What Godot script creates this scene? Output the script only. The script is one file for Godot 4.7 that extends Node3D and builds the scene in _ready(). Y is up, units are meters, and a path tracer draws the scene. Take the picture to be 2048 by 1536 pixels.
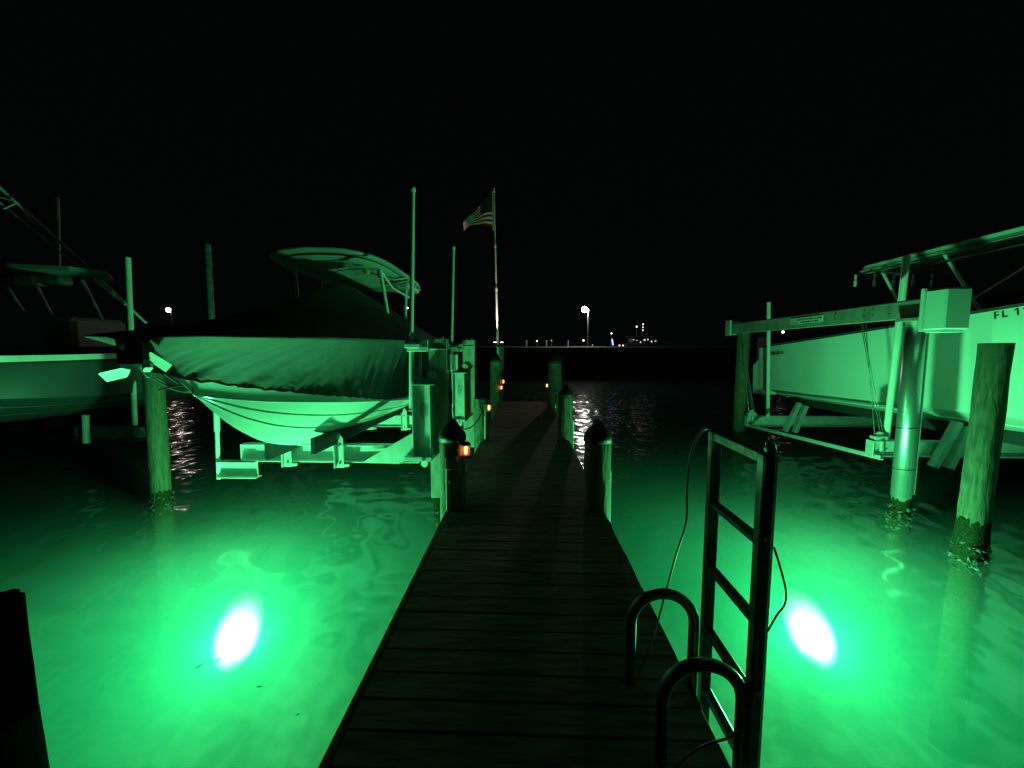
extends Node3D
# Night at a private boat dock: two green underwater lights, boats on lifts either side.
# y up, metres, water level y = 0, dock top y = 0.77, the dock runs along -z.

const DECK := 0.77
const EYE := Vector3(0, 2.3, 0)
const PITCH := -4.84
const YAW := 2.0
const LAMP_DEPTH := -1.15
const SHORE := -32.0
const FLAT := 4294967295

var M := {}
var used := {}
var rng := RandomNumberGenerator.new()
var cam_basis := Basis()
var nz := FastNoiseLite.new()

# ------------------------------------------------------------------ helpers

# a pixel of the 2048x1536 photograph gives a direction; the point is where it meets a plane
func at(u: float, v: float, axis: String, value: float) -> Vector3:
	var d: Vector3 = cam_basis * Vector3((u - 1024.0) / 768.0, (768.0 - v) / 768.0, -1.0)
	var i := "xyz".find(axis)
	return EYE + d * ((value - EYE[i]) / d[i])

func numbered(called: String) -> String:
	used[called] = used.get(called, 0) + 1
	return called if used[called] == 1 else "%s_%03d" % [called, used[called] - 1]

func meta(o: Node, label: String, category: String, group := "") -> void:
	o.set_meta("label", label)
	o.set_meta("category", category)
	if group: o.set_meta("group", group)

func thing(called: String, label: String, category: String, where := Vector3.ZERO, group := "") -> Node3D:
	var o := Node3D.new()
	o.name = numbered(called)
	o.position = where
	add_child(o)
	meta(o, label, category, group)
	return o

func stool() -> SurfaceTool:
	var s := SurfaceTool.new()
	s.begin(Mesh.PRIMITIVE_TRIANGLES)
	s.set_smooth_group(FLAT)
	return s

func bake(s: SurfaceTool) -> ArrayMesh:
	s.generate_normals()
	s.index()
	return s.commit()

# a part given in world coordinates under a thing (or under a part of a thing)
func part(parent: Node3D, called: String, s: SurfaceTool, m: Material) -> MeshInstance3D:
	var o := MeshInstance3D.new()
	o.name = called
	o.mesh = bake(s)
	o.material_override = m
	parent.add_child(o, true)
	var p := parent
	var off := Vector3.ZERO
	while p != self and p != null:
		off += p.position
		p = p.get_parent() as Node3D
	o.position = -off
	return o

func mesh_part(parent: Node3D, called: String, mesh: Mesh, m: Material, where: Vector3, basis := Basis()) -> MeshInstance3D:
	var o := MeshInstance3D.new()
	o.name = called
	o.mesh = mesh
	o.material_override = m
	o.transform = Transform3D(basis, where)
	parent.add_child(o, true)
	return o

func solo(called: String, s: SurfaceTool, m: Material, label: String, category: String, group := "") -> MeshInstance3D:
	var o := MeshInstance3D.new()
	o.name = numbered(called)
	o.mesh = bake(s)
	o.material_override = m
	add_child(o)
	meta(o, label, category, group)
	return o

func structure(called: String, s: SurfaceTool, m: Material) -> MeshInstance3D:
	var o := MeshInstance3D.new()
	o.name = called
	o.mesh = bake(s)
	o.material_override = m
	add_child(o)
	o.set_meta("kind", "structure")
	return o

func tri(s: SurfaceTool, a: Vector3, b: Vector3, c: Vector3) -> void:
	s.add_vertex(a); s.add_vertex(b); s.add_vertex(c)

func quad(s: SurfaceTool, a: Vector3, b: Vector3, c: Vector3, d: Vector3) -> void:
	tri(s, a, b, c); tri(s, a, c, d)

# box between two corners, with chamfered edges
func box(s: SurfaceTool, lo: Vector3, hi: Vector3, bevel := 0.004, t := Transform3D()) -> void:
	s.set_smooth_group(FLAT)
	var c := (lo + hi) / 2.0
	var h := (hi - lo).abs() / 2.0
	var b: float = min(bevel, min(h.x, min(h.y, h.z)) * 0.45)
	var T := t * Transform3D(Basis(), c)
	# corner points: for each sign triple, three points pulled in along one axis less
	var P := {}
	for sx in [-1, 1]:
		for sy in [-1, 1]:
			for sz in [-1, 1]:
				for k in 3:
					var q := Vector3(sx * (h.x - b), sy * (h.y - b), sz * (h.z - b))
					q[k] = [sx * h.x, sy * h.y, sz * h.z][k]
					P[[sx, sy, sz, k]] = T * q
	for k in 3:
		var i := (k + 1) % 3
		var j := (k + 2) % 3
		for sg in [-1, 1]:
			var pts := []
			for ij in [[-1, -1], [1, -1], [1, 1], [-1, 1]]:
				var key := [0, 0, 0, k]
				key[k] = sg; key[i] = ij[0]; key[j] = ij[1]
				pts.append(P[key])
			if sg > 0: pts.reverse()
			quad(s, pts[0], pts[1], pts[2], pts[3])
	for k in 3: # edges along axis k
		var i := (k + 1) % 3
		var j := (k + 2) % 3
		for si in [-1, 1]:
			for sj in [-1, 1]:
				var pts := []
				for e in [[-1, i], [1, i], [1, j], [-1, j]]:
					var key := [0, 0, 0, e[1]]
					key[k] = e[0]; key[i] = si; key[j] = sj
					pts.append(P[key])
				if si * sj > 0: pts.reverse()
				quad(s, pts[3], pts[2], pts[1], pts[0])
	for sx in [-1, 1]:
		for sy in [-1, 1]:
			for sz in [-1, 1]:
				var a: Vector3 = P[[sx, sy, sz, 0]]
				var bb: Vector3 = P[[sx, sy, sz, 1]]
				var cc: Vector3 = P[[sx, sy, sz, 2]]
				if sx * sy * sz > 0: tri(s, a, cc, bb)
				else: tri(s, a, bb, cc)

# bar of rectangular section from a to b: w across, h along 'up'
func bar(s: SurfaceTool, a: Vector3, b: Vector3, w: float, h: float, up := Vector3.UP, bevel := 0.004) -> void:
	var z := (b - a).normalized()
	var x := up.cross(z)
	if x.length() < 0.01: x = Vector3.RIGHT.cross(z)
	x = x.normalized()
	var y := z.cross(x)
	var l := (b - a).length()
	box(s, Vector3(-w / 2, -h / 2, 0), Vector3(w / 2, h / 2, l), bevel, Transform3D(Basis(x, y, z), a))

func loft(s: SurfaceTool, rows: Array, closed := false, smooth := true) -> void:
	s.set_smooth_group(1 if smooth else FLAT)
	for i in rows.size() - 1:
		var a: Array = rows[i]
		var b: Array = rows[i + 1]
		var n := a.size()
		for j in (n if closed else n - 1):
			var k := (j + 1) % n
			quad(s, a[j], b[j], b[k], a[k])

func tube(s: SurfaceTool, pts: Array, r, sides := 8, caps := true) -> void:
	var rows := []
	var up := Vector3.UP
	var prev := Vector3.ZERO
	for i in pts.size():
		var d: Vector3 = (pts[min(i + 1, pts.size() - 1)] - pts[max(i - 1, 0)]).normalized()
		if i == 0:
			up = d.cross(Vector3.RIGHT if absf(d.x) < 0.8 else Vector3.UP).normalized()
		else:
			up = (up - d * up.dot(d)).normalized()
		prev = d
		var side := d.cross(up)
		var rr: float = r[i] if r is Array else r
		var row := []
		for k in sides:
			var a := TAU * k / sides
			row.append(pts[i] + (up * cos(a) + side * sin(a)) * rr)
		rows.append(row)
	loft(s, rows, true)
	if caps:
		s.set_smooth_group(FLAT)
		for e in [0, rows.size() - 1]:
			for k in sides:
				var a: Vector3 = rows[e][k]
				var b: Vector3 = rows[e][(k + 1) % sides]
				if e == 0: tri(s, pts[e], a, b)
				else: tri(s, pts[e], b, a)

# profile of [radius, height] turned round an axis
func lathe(s: SurfaceTool, profile: Array, T: Transform3D, sides := 16, smooth := true) -> void:
	var rows := []
	for p in profile:
		var row := []
		for k in sides:
			var a := TAU * k / sides
			row.append(T * Vector3(cos(a) * p[0], p[1], sin(a) * p[0]))
		rows.append(row)
	loft(s, rows, true, smooth)

# flat polygon given as points in space, thickened along 'deep'
func slab(s: SurfaceTool, pts: Array, deep: Vector3) -> void:
	s.set_smooth_group(FLAT)
	var flat := PackedVector2Array()
	var n := deep.normalized()
	var ex: Vector3 = (pts[1] - pts[0]).normalized()
	var ey := n.cross(ex)
	for p in pts: flat.append(Vector2((p - pts[0]).dot(ex), (p - pts[0]).dot(ey)))
	var idx := Geometry2D.triangulate_polygon(flat)
	for i in range(0, idx.size(), 3):
		tri(s, pts[idx[i]], pts[idx[i + 1]], pts[idx[i + 2]])
		tri(s, pts[idx[i]] + deep, pts[idx[i + 2]] + deep, pts[idx[i + 1]] + deep)
	for i in pts.size():
		var j := (i + 1) % pts.size()
		quad(s, pts[i], pts[i] + deep, pts[j] + deep, pts[j])

func lut(table: Array, t: float, col := 1) -> float:
	if t <= table[0][0]: return table[0][col]
	for i in table.size() - 1:
		if t <= table[i + 1][0]:
			var a: Array = table[i]
			var b: Array = table[i + 1]
			var p: Array = table[max(i - 1, 0)]
			var q: Array = table[min(i + 2, table.size() - 1)]
			var h: float = b[0] - a[0]
			var ma: float = (b[col] - p[col]) / max(b[0] - p[0], 1e-5)
			var mb: float = (q[col] - a[col]) / max(q[0] - a[0], 1e-5)
			var x: float = (t - a[0]) / h
			return (2*x*x*x - 3*x*x + 1) * a[col] + (x*x*x - 2*x*x + x) * h * ma + (-2*x*x*x + 3*x*x) * b[col] + (x*x*x - x*x) * h * mb
	return table[-1][col]

func arc(points: Array, steps := 5) -> Array: # smooth line through points
	var c := Curve3D.new()
	for i in points.size():
		var d: Vector3 = (points[min(i + 1, points.size() - 1)] - points[max(i - 1, 0)]) / 6.0
		c.add_point(points[i], -d, d)
	var out := []
	var n := (points.size() - 1) * steps
	for i in n + 1:
		var f := float(i) / steps
		var k := mini(int(f), points.size() - 2)
		out.append(c.sample(k, f - k))
	return out

# ------------------------------------------------------------------ materials

func noise_tex(freq: float, stops: Array, seed_: int, kind := FastNoiseLite.TYPE_SIMPLEX_SMOOTH, size := 256) -> NoiseTexture2D:
	var n := FastNoiseLite.new()
	n.noise_type = kind
	n.frequency = freq
	n.fractal_octaves = 4
	n.seed = seed_
	var g := Gradient.new()
	var off := PackedFloat32Array()
	var col := PackedColorArray()
	for st in stops:
		off.append(st[0]); col.append(Color(st[1], st[2], st[3]).linear_to_srgb())
	g.offsets = off
	g.colors = col
	var t := NoiseTexture2D.new()
	t.width = size; t.height = size; t.seamless = true
	t.noise = n
	t.color_ramp = g
	return t

func bump_tex(freq: float, seed_: int, size := 256) -> NoiseTexture2D:
	var n := FastNoiseLite.new()
	n.frequency = freq
	n.fractal_octaves = 4
	n.seed = seed_
	var t := NoiseTexture2D.new()
	t.width = size; t.height = size; t.seamless = true
	t.noise = n
	return t

func mat(c: Color, rough := 0.6, metal := 0.0) -> StandardMaterial3D:
	var m := StandardMaterial3D.new()
	m.albedo_color = Color(c.r, c.g, c.b).linear_to_srgb()
	m.roughness = rough
	m.metallic = metal
	return m

func grained(stops: Array, freq: float, scale: Vector3, rough: float, seed_: int, bump := 0.0, metal := 0.0) -> StandardMaterial3D:
	var m := StandardMaterial3D.new()
	m.albedo_texture = noise_tex(freq, stops, seed_)
	m.uv1_triplanar = true
	m.uv1_world_triplanar = true
	m.uv1_scale = scale
	m.roughness = rough
	m.metallic = metal
	if bump > 0.0:
		m.heightmap_enabled = true
		m.heightmap_texture = bump_tex(freq, seed_ + 7)
		m.heightmap_scale = bump
	return m

func glow(c: Color, e: float) -> StandardMaterial3D:
	var m := mat(Color(0.8, 0.8, 0.8), 0.4)
	m.emission_enabled = true
	m.emission = c.linear_to_srgb()
	m.emission_energy_multiplier = e
	return m

func make_materials() -> void:
	M.pile = grained([[0.25, 0.09, 0.08, 0.05], [0.45, 0.17, 0.15, 0.095], [0.62, 0.23, 0.20, 0.13], [0.8, 0.15, 0.135, 0.085]], 0.03, Vector3(2.2, 0.35, 2.2), 0.85, 3, 1.2)
	M.pile_green = grained([[0.25, 0.06, 0.058, 0.036], [0.5, 0.092, 0.088, 0.054], [0.75, 0.13, 0.125, 0.08]], 0.035, Vector3(3.0, 0.4, 3.0), 0.85, 13, 0.8)
	M.algae = grained([[0.3, 0.010, 0.014, 0.007], [0.55, 0.022, 0.027, 0.013], [0.8, 0.05, 0.055, 0.028]], 0.06, Vector3(3, 3, 3), 0.7, 21, 1.0)
	M.algae.specular_mode = BaseMaterial3D.SPECULAR_DISABLED
	M.pile_dark = grained([[0.25, 0.045, 0.045, 0.026], [0.5, 0.07, 0.068, 0.04], [0.75, 0.10, 0.095, 0.058]], 0.035, Vector3(3.0, 0.4, 3.0), 0.85, 14, 0.8)
	M.oyster = grained([[0.35, 0.02, 0.02, 0.018], [0.75, 0.15, 0.145, 0.13]], 0.08, Vector3(4, 4, 4), 0.6, 22, 0.4)
	M.cap = mat(Color(0.012, 0.012, 0.013), 0.55)
	M.planks = []
	for i in 4:
		var d: float = [1.0, 0.86, 1.1, 0.94][i]
		M.planks.append(grained([[0.28, 0.11 * d, 0.095 * d, 0.08 * d], [0.5, 0.19 * d, 0.165 * d, 0.14 * d], [0.75, 0.25 * d, 0.22 * d, 0.19 * d]], 0.025, Vector3(0.35, 2.0, 3.2), 0.85, 31 + i, 0.12))
	M.fascia = grained([[0.3, 0.08, 0.07, 0.06], [0.7, 0.16, 0.14, 0.12]], 0.03, Vector3(2, 2, 0.4), 0.8, 41, 0.5)
	M.alu = grained([[0.3, 0.58, 0.58, 0.58], [0.55, 0.64, 0.64, 0.64], [0.8, 0.68, 0.68, 0.68]], 0.02, Vector3(1.5, 1.5, 1.5), 0.5, 51, 0.03, 0.25)
	M.alu_stained = grained([[0.25, 0.34, 0.32, 0.27], [0.5, 0.42, 0.40, 0.35], [0.8, 0.48, 0.46, 0.42]], 0.02, Vector3(1.2, 0.5, 1.2), 0.5, 52, 0.05, 0.4)
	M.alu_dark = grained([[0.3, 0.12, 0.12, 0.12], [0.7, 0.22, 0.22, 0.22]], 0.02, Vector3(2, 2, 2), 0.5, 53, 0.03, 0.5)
	M.galv = grained([[0.3, 0.42, 0.43, 0.44], [0.6, 0.6, 0.61, 0.62], [0.8, 0.7, 0.7, 0.7]], 0.05, Vector3(3, 3, 3), 0.34, 54, 0.05, 0.85)
	M.steel = mat(Color(0.6, 0.6, 0.62), 0.22, 1.0)
	M.ladder = grained([[0.3, 0.16, 0.16, 0.16], [0.7, 0.3, 0.3, 0.3]], 0.03, Vector3(2, 2, 2), 0.4, 55, 0.02, 0.7)
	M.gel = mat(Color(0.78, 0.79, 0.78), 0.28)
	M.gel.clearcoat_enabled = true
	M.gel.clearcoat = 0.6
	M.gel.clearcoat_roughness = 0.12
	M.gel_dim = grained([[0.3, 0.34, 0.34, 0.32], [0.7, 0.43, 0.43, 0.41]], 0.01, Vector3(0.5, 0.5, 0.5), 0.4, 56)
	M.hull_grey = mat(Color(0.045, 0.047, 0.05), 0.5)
	M.white = mat(Color(0.72, 0.73, 0.72), 0.45)
	M.pvc = mat(Color(0.74, 0.75, 0.73), 0.38)
	M.cover = grained([[0.3, 0.062, 0.064, 0.064], [0.7, 0.088, 0.09, 0.09]], 0.01, Vector3(1, 1, 1), 0.8, 57, 0.0)
	M.cover.heightmap_enabled = true
	M.cover.heightmap_texture = bump_tex(0.2, 71)
	M.cover.heightmap_scale = 0.06
	M.dark_cover = mat(Color(0.008, 0.008, 0.009), 0.95)
	M.carpet = mat(Color(0.035, 0.036, 0.038), 0.95)
	M.black = mat(Color(0.01, 0.01, 0.01), 0.5)
	M.unlit_black = mat(Color(0.006, 0.006, 0.006), 1.0)  # near piling seen against the glow: its unlit side put into the colour
	M.unlit_black.specular_mode = BaseMaterial3D.SPECULAR_DISABLED
	M.rubber = mat(Color(0.02, 0.02, 0.02), 0.7)
	M.rust = grained([[0.3, 0.09, 0.03, 0.015], [0.7, 0.22, 0.085, 0.04]], 0.06, Vector3(6, 6, 6), 0.75, 58)
	M.yellow = mat(Color(0.62, 0.42, 0.1), 0.6)
	M.grass = grained([[0.3, 0.02, 0.03, 0.01], [0.7, 0.055, 0.07, 0.025]], 0.05, Vector3(1, 1, 1), 0.9, 59)
	M.concrete = grained([[0.3, 0.22, 0.21, 0.19], [0.7, 0.36, 0.35, 0.32]], 0.03, Vector3(1, 1, 1), 0.9, 60, 0.4)
	M.sand = grained([[0.3, 0.05, 0.048, 0.035], [0.7, 0.09, 0.085, 0.06]], 0.02, Vector3(0.6, 0.6, 0.6), 0.95, 61)
	M.fish_dark = mat(Color(0.03, 0.04, 0.03), 0.5)
	M.fish_pale = mat(Color(0.75, 0.78, 0.75), 0.3)
	M.glass_dark = mat(Color(0.02, 0.025, 0.03), 0.08)

# ------------------------------------------------------------------ camera, sky, lamps under water

func setup_view() -> void:
	cam_basis = Basis.from_euler(Vector3(deg_to_rad(PITCH), deg_to_rad(YAW), 0))
	var cam := Camera3D.new()
	cam.name = "camera"
	cam.fov = 90.0
	cam.near = 0.05
	cam.far = 600.0
	cam.position = EYE
	cam.rotation_degrees = Vector3(PITCH, YAW, 0)
	cam.current = true
	add_child(cam)
	var we := WorldEnvironment.new()
	we.name = "night_air"
	var e := Environment.new()
	e.background_mode = Environment.BG_SKY
	var sky := Sky.new()
	var sm := ProceduralSkyMaterial.new()
	sm.sky_top_color = Color(0.010, 0.012, 0.014)
	sm.sky_horizon_color = Color(0.012, 0.015, 0.017)
	sm.ground_bottom_color = Color(0.004, 0.004, 0.004)
	sm.ground_horizon_color = Color(0.008, 0.009, 0.009)
	sky.sky_material = sm
	e.sky = sky
	e.tonemap_mode = Environment.TONE_MAPPER_LINEAR
	e.tonemap_exposure = 1.0
	e.volumetric_fog_enabled = true
	e.volumetric_fog_density = 0.0
	e.sdfgi_enabled = true
	e.ssao_enabled = true
	e.ssil_enabled = true
	we.environment = e
	add_child(we)

func underwater_light(u: float, v: float, label: String, lean: Vector3) -> void:
	var p := at(u, v, "y", LAMP_DEPTH)
	var t := thing("underwater_light", label, "underwater light", Vector3(p.x, -2.4, p.z), "green underwater lights")
	var s := stool()
	lathe(s, [[0.0, -0.10], [0.055, -0.10], [0.06, -0.09], [0.06, -0.01], [0.0, -0.01]], Transform3D(Basis(), p), 16)
	part(t, "housing", s, M.black)
	s = stool()
	lathe(s, [[0.0, 0.0], [0.06, 0.0], [0.082, 0.05], [0.085, 0.11], [0.06, 0.17], [0.0, 0.19]], Transform3D(Basis(), p), 20)
	part(t, "lamp_lens", s, glow(Color(0.75, 1.0, 0.86), 26.0))
	s = stool()
	tube(s, [p + Vector3(0, -0.06, 0), at(u, v, "y", -2.39)], 0.003, 5)
	part(t, "cord", s, M.black)
	var l := OmniLight3D.new()
	l.name = "green_lamp"
	l.light_color = Color(0.09, 1.0, 0.30).linear_to_srgb()
	l.light_energy = 56.0
	l.light_size = 0.08
	l.omni_range = 60.0
	l.omni_attenuation = 2.0
	l.shadow_enabled = true
	l.position = p + Vector3(0, 0.1, 0) - t.position
	t.add_child(l)
	# added fog forming the pale halo of the lamp, thicker towards the middle
	for k in 4:
		var f := FogVolume.new()
		f.name = "plankton_cloud"
		f.shape = RenderingServer.FOG_VOLUME_SHAPE_ELLIPSOID
		f.size = Vector3(0.20 + 0.09 * k, 0.36 + 0.16 * k, 0.20 + 0.09 * k)
		f.transform.basis = Basis(Quaternion(Vector3.UP, lean.normalized()))
		f.position = p + Vector3(0, 0.09, 0) + lean * (0.05 + 0.022 * k) - t.position
		var fm := FogMaterial.new()
		fm.density = [0.8, 0.55, 0.35, 0.2][k]
		fm.albedo = Color(0.97, 0.95, 0.42).linear_to_srgb()
		f.material = fm
		f.set_meta("kind", "stuff")
		t.add_child(f, true)

func make_water() -> void:
	var s := stool()
	box(s, Vector3(-110, -2.7, -46), Vector3(110, -2.4, 14), 0.01)
	structure("seabed", s, M.sand)
	# rippled surface
	var k := []
	rng.seed = 5
	var total := 0.0
	for i in 60:
		var kx := rng.randi_range(-20, 20)
		var ky := rng.randi_range(-20, 20)
		var kk := sqrt(float(kx * kx + ky * ky))
		if kk < 4.0 or kk > 21.0: continue
		var slope := pow(kk, -0.35)
		total += 0.5 * slope * slope
		k.append([kx, ky, rng.randf() * TAU, slope / kk])
	var n := 400
	var im := Image.create_empty(n, n, false, Image.FORMAT_RGB8)
	for y in n:
		for x in n:
			var gx := 0.0
			var gy := 0.0
			for w in k:
				var c: float = cos(TAU * (w[0] * x + w[1] * y) / n + w[2]) * w[3]
				gx += c * w[0]
				gy += c * w[1]
			var nn := Vector3(-gx, -gy, sqrt(total) / 0.055).normalized()
			im.set_pixel(x, y, Color(nn.x * 0.5 + 0.5, nn.y * 0.5 + 0.5, nn.z * 0.5 + 0.5))
	var wm := StandardMaterial3D.new()
	wm.transparency = BaseMaterial3D.TRANSPARENCY_ALPHA
	wm.albedo_color = Color(1, 1, 1, 0.0)
	wm.roughness = 0.115
	wm.normal_enabled = true
	wm.normal_texture = ImageTexture.create_from_image(im)
	wm.normal_scale = 1.0
	var xs := []
	var zs := []
	for i in 161:
		var f := (i - 80) / 80.0
		xs.append(9.0 * f + 96.0 * f * absf(f) * f * f)
	for i in 181:
		var f := i / 180.0
		zs.append(6.0 - 18.0 * f - 28.0 * f * f * f)
	s = SurfaceTool.new()
	s.begin(Mesh.PRIMITIVE_TRIANGLES)
	s.set_smooth_group(1)
	var hgt := func(x: float, z: float) -> float:
		return 0.006 * sin(1.9 * x + 0.8 * z) + 0.004 * sin(-1.1 * x + 2.6 * z + 1.0) + 0.002 * sin(3.7 * x - 2.2 * z + 2.0)
	for j in zs.size() - 1:
		for i in xs.size() - 1:
			for c in [[0, 0], [0, 1], [1, 1], [0, 0], [1, 1], [1, 0]]:
				var x: float = xs[i + c[0]]
				var z: float = zs[j + c[1]]
				s.set_uv(Vector2(x, z) / 6.0)
				s.add_vertex(Vector3(x, hgt.call(x, z), z))
	structure("water", s, wm)
	var fv := FogVolume.new()
	fv.name = "water_depth"
	fv.shape = RenderingServer.FOG_VOLUME_SHAPE_BOX
	fv.size = Vector3(70, 2.37, 44)
	fv.position = Vector3(0, -0.025 - fv.size.y / 2, -17)
	var fm := FogMaterial.new()
	fm.density = 0.29
	fm.albedo = Color(0.036, 0.185, 0.142).linear_to_srgb()
	fv.material = fm
	fv.set_meta("kind", "structure")
	add_child(fv)

# ------------------------------------------------------------------ dock

func make_dock() -> void:
	var t := thing("dock", "long straight wooden dock of grey crosswise boards", "dock", Vector3(0, 0, -5))
	var planks := []
	for v in 5:
		var s := stool()
		rng.seed = 100 + v
		box(s, Vector3(-0.722, -0.034, -0.069), Vector3(0.765 + rng.randf_range(-0.004, 0.004), 0.0, 0.069), 0.004)
		planks.append(bake(s))
	rng.seed = 9
	var z := 0.80
	var i := 0
	while z > -11.75:
		var b := Basis.from_euler(Vector3(rng.randf_range(-0.006, 0.006), rng.randf_range(-0.002, 0.002), rng.randf_range(-0.0015, 0.0015)))
		mesh_part(t, "plank", planks[rng.randi() % 5], M.planks[rng.randi() % 4], Vector3(0, DECK + rng.randf_range(-0.002, 0.001), z + 5.0), b)
		z -= 0.1428
		i += 1
	var s := stool()
	box(s, Vector3(-0.766, DECK - 0.2, -11.8), Vector3(-0.728, DECK - 0.004, 0.86), 0.004)
	part(t, "fascia_board", s, M.fascia)
	s = stool()
	box(s, Vector3(0.70, DECK - 0.235, -11.8), Vector3(0.745, DECK - 0.038, 0.86), 0.004)
	part(t, "fascia_board", s, M.fascia)
	s = stool()
	box(s, Vector3(-0.03, DECK - 0.235, -11.8), Vector3(0.015, DECK - 0.038, 0.86), 0.004)
	part(t, "stringer", s, M.fascia)
	for zz in [-0.6, -3.68, -6.5, -10.6]:
		s = stool()
		box(s, Vector3(-0.80, DECK - 0.42, zz - 0.24), Vector3(0.80, DECK - 0.24, zz - 0.19), 0.004)
		part(t, "cross_beam", s, M.fascia)

func post_shape(s: SurfaceTool, x: float, z: float, r: float, y0: float, y1: float, lean: Vector3, seed_: int, rough := 0.02, sides := 22) -> void:
	nz.seed = seed_
	nz.frequency = 1.0
	var rows := []
	var n := 26
	for i in n + 1:
		var y := lerpf(y0, y1, float(i) / n)
		var row := []
		for k in sides:
			var a := TAU * k / sides
			var rr := r * (1.0 + 0.03 * (y1 - y) / 3.0) + rough * nz.get_noise_3d(cos(a) * 2.2, y * 0.9, sin(a) * 2.2) + rough * 0.35 * nz.get_noise_3d(cos(a) * 9.0, y * 1.5, sin(a) * 9.0)
			row.append(Vector3(x, y, z) + lean * y + Vector3(cos(a) * rr, 0, sin(a) * rr))
		rows.append(row)
	loft(s, rows, true)
	s.set_smooth_group(FLAT)
	for k in sides:
		tri(s, Vector3(x, y1, z) + lean * y1, rows[-1][(k + 1) % sides], rows[-1][k])

func oysters(s: SurfaceTool, x: float, z: float, r: float, lean: Vector3, n: int, seed_: int) -> void:
	rng.seed = seed_
	for i in n:
		var a := rng.randf() * TAU
		var y := rng.randf_range(-0.12, 0.19) - rng.randf() * 0.04
		var c := Vector3(x + cos(a) * r, y, z + sin(a) * r) + lean * y
		var b := Basis.from_euler(Vector3(rng.randf() * TAU, rng.randf() * TAU, rng.randf() * TAU))
		var h := Vector3(rng.randf_range(0.02, 0.05), rng.randf_range(0.012, 0.026), rng.randf_range(0.016, 0.034))
		s.set_smooth_group(FLAT)
		var p := []
		for d in [Vector3.RIGHT, Vector3.LEFT, Vector3.UP, Vector3.DOWN, Vector3.BACK, Vector3.FORWARD]:
			p.append(c + b * (d * h * rng.randf_range(0.75, 1.2)))
		for f in [[0, 2, 4], [4, 2, 1], [1, 2, 5], [5, 2, 0], [0, 4, 3], [4, 1, 3], [1, 5, 3], [5, 0, 3]]:
			tri(s, p[f[0]], p[f[1]], p[f[2]])

func crust(s: SurfaceTool, x: float, z: float, r: float, lean: Vector3, top: float, seed_: int) -> void:
	nz.seed = seed_
	nz.frequency = 1.0
	var rows := []
	for i in 9:
		var row := []
		for k in 28:
			var a := TAU * k / 28
			var yt := top + 0.09 * nz.get_noise_2d(cos(a) * 3.0, sin(a) * 3.0 + 5.0)
			var y := lerpf(-2.35, yt, i / 8.0)
			var rr := r + (0.012 + 0.012 * nz.get_noise_3d(cos(a) * 5, y * 6, sin(a) * 5)) * (0.2 if i == 8 else 1.0)
			row.append(Vector3(x + cos(a) * rr, y, z + sin(a) * rr) + lean * y)
		rows.append(row)
	loft(s, rows, true)

func cap_shape(s: SurfaceTool, x: float, y: float, z: float, r: float) -> void:
	lathe(s, [[r * 1.06, y - 0.035], [r * 1.09, y - 0.035], [r * 1.09, y + 0.02], [r * 1.05, y + 0.035], [r * 0.14, y + r * 1.45], [0.0, y + r * 1.5]], Transform3D(Basis(), Vector3(x, 0, z)), 14)

func piling(called: String, label: String, x: float, z: float, r: float, top: float, seed_: int, m: Material, capped := false, lean := Vector3.ZERO, shells := 0, tide := 0.30, group := "") -> Node3D:
	var t := thing(called, label, "piling", Vector3(x, -2.4, z), group)
	var s := stool()
	post_shape(s, x, z, r, -2.4, top, lean, seed_)
	part(t, "post", s, m)
	if tide > 0.0:
		s = stool()
		crust(s, x, z, r * 1.03, lean, tide, seed_ + 50)
		part(t, "algae_crust", s, M.algae).set_meta("label", "dark wet algae crust at the waterline")
	if capped:
		s = stool()
		cap_shape(s, x, top, z, r)
		part(t, "cap", s, M.cap).set_meta("label", "black cone cap")
	if shells > 0:
		s = stool()
		oysters(s, x, z, r * 1.08, lean, shells, seed_ + 3)
		part(t, "oyster_cluster", s, M.oyster).set_meta("kind", "stuff")
	return t

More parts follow.
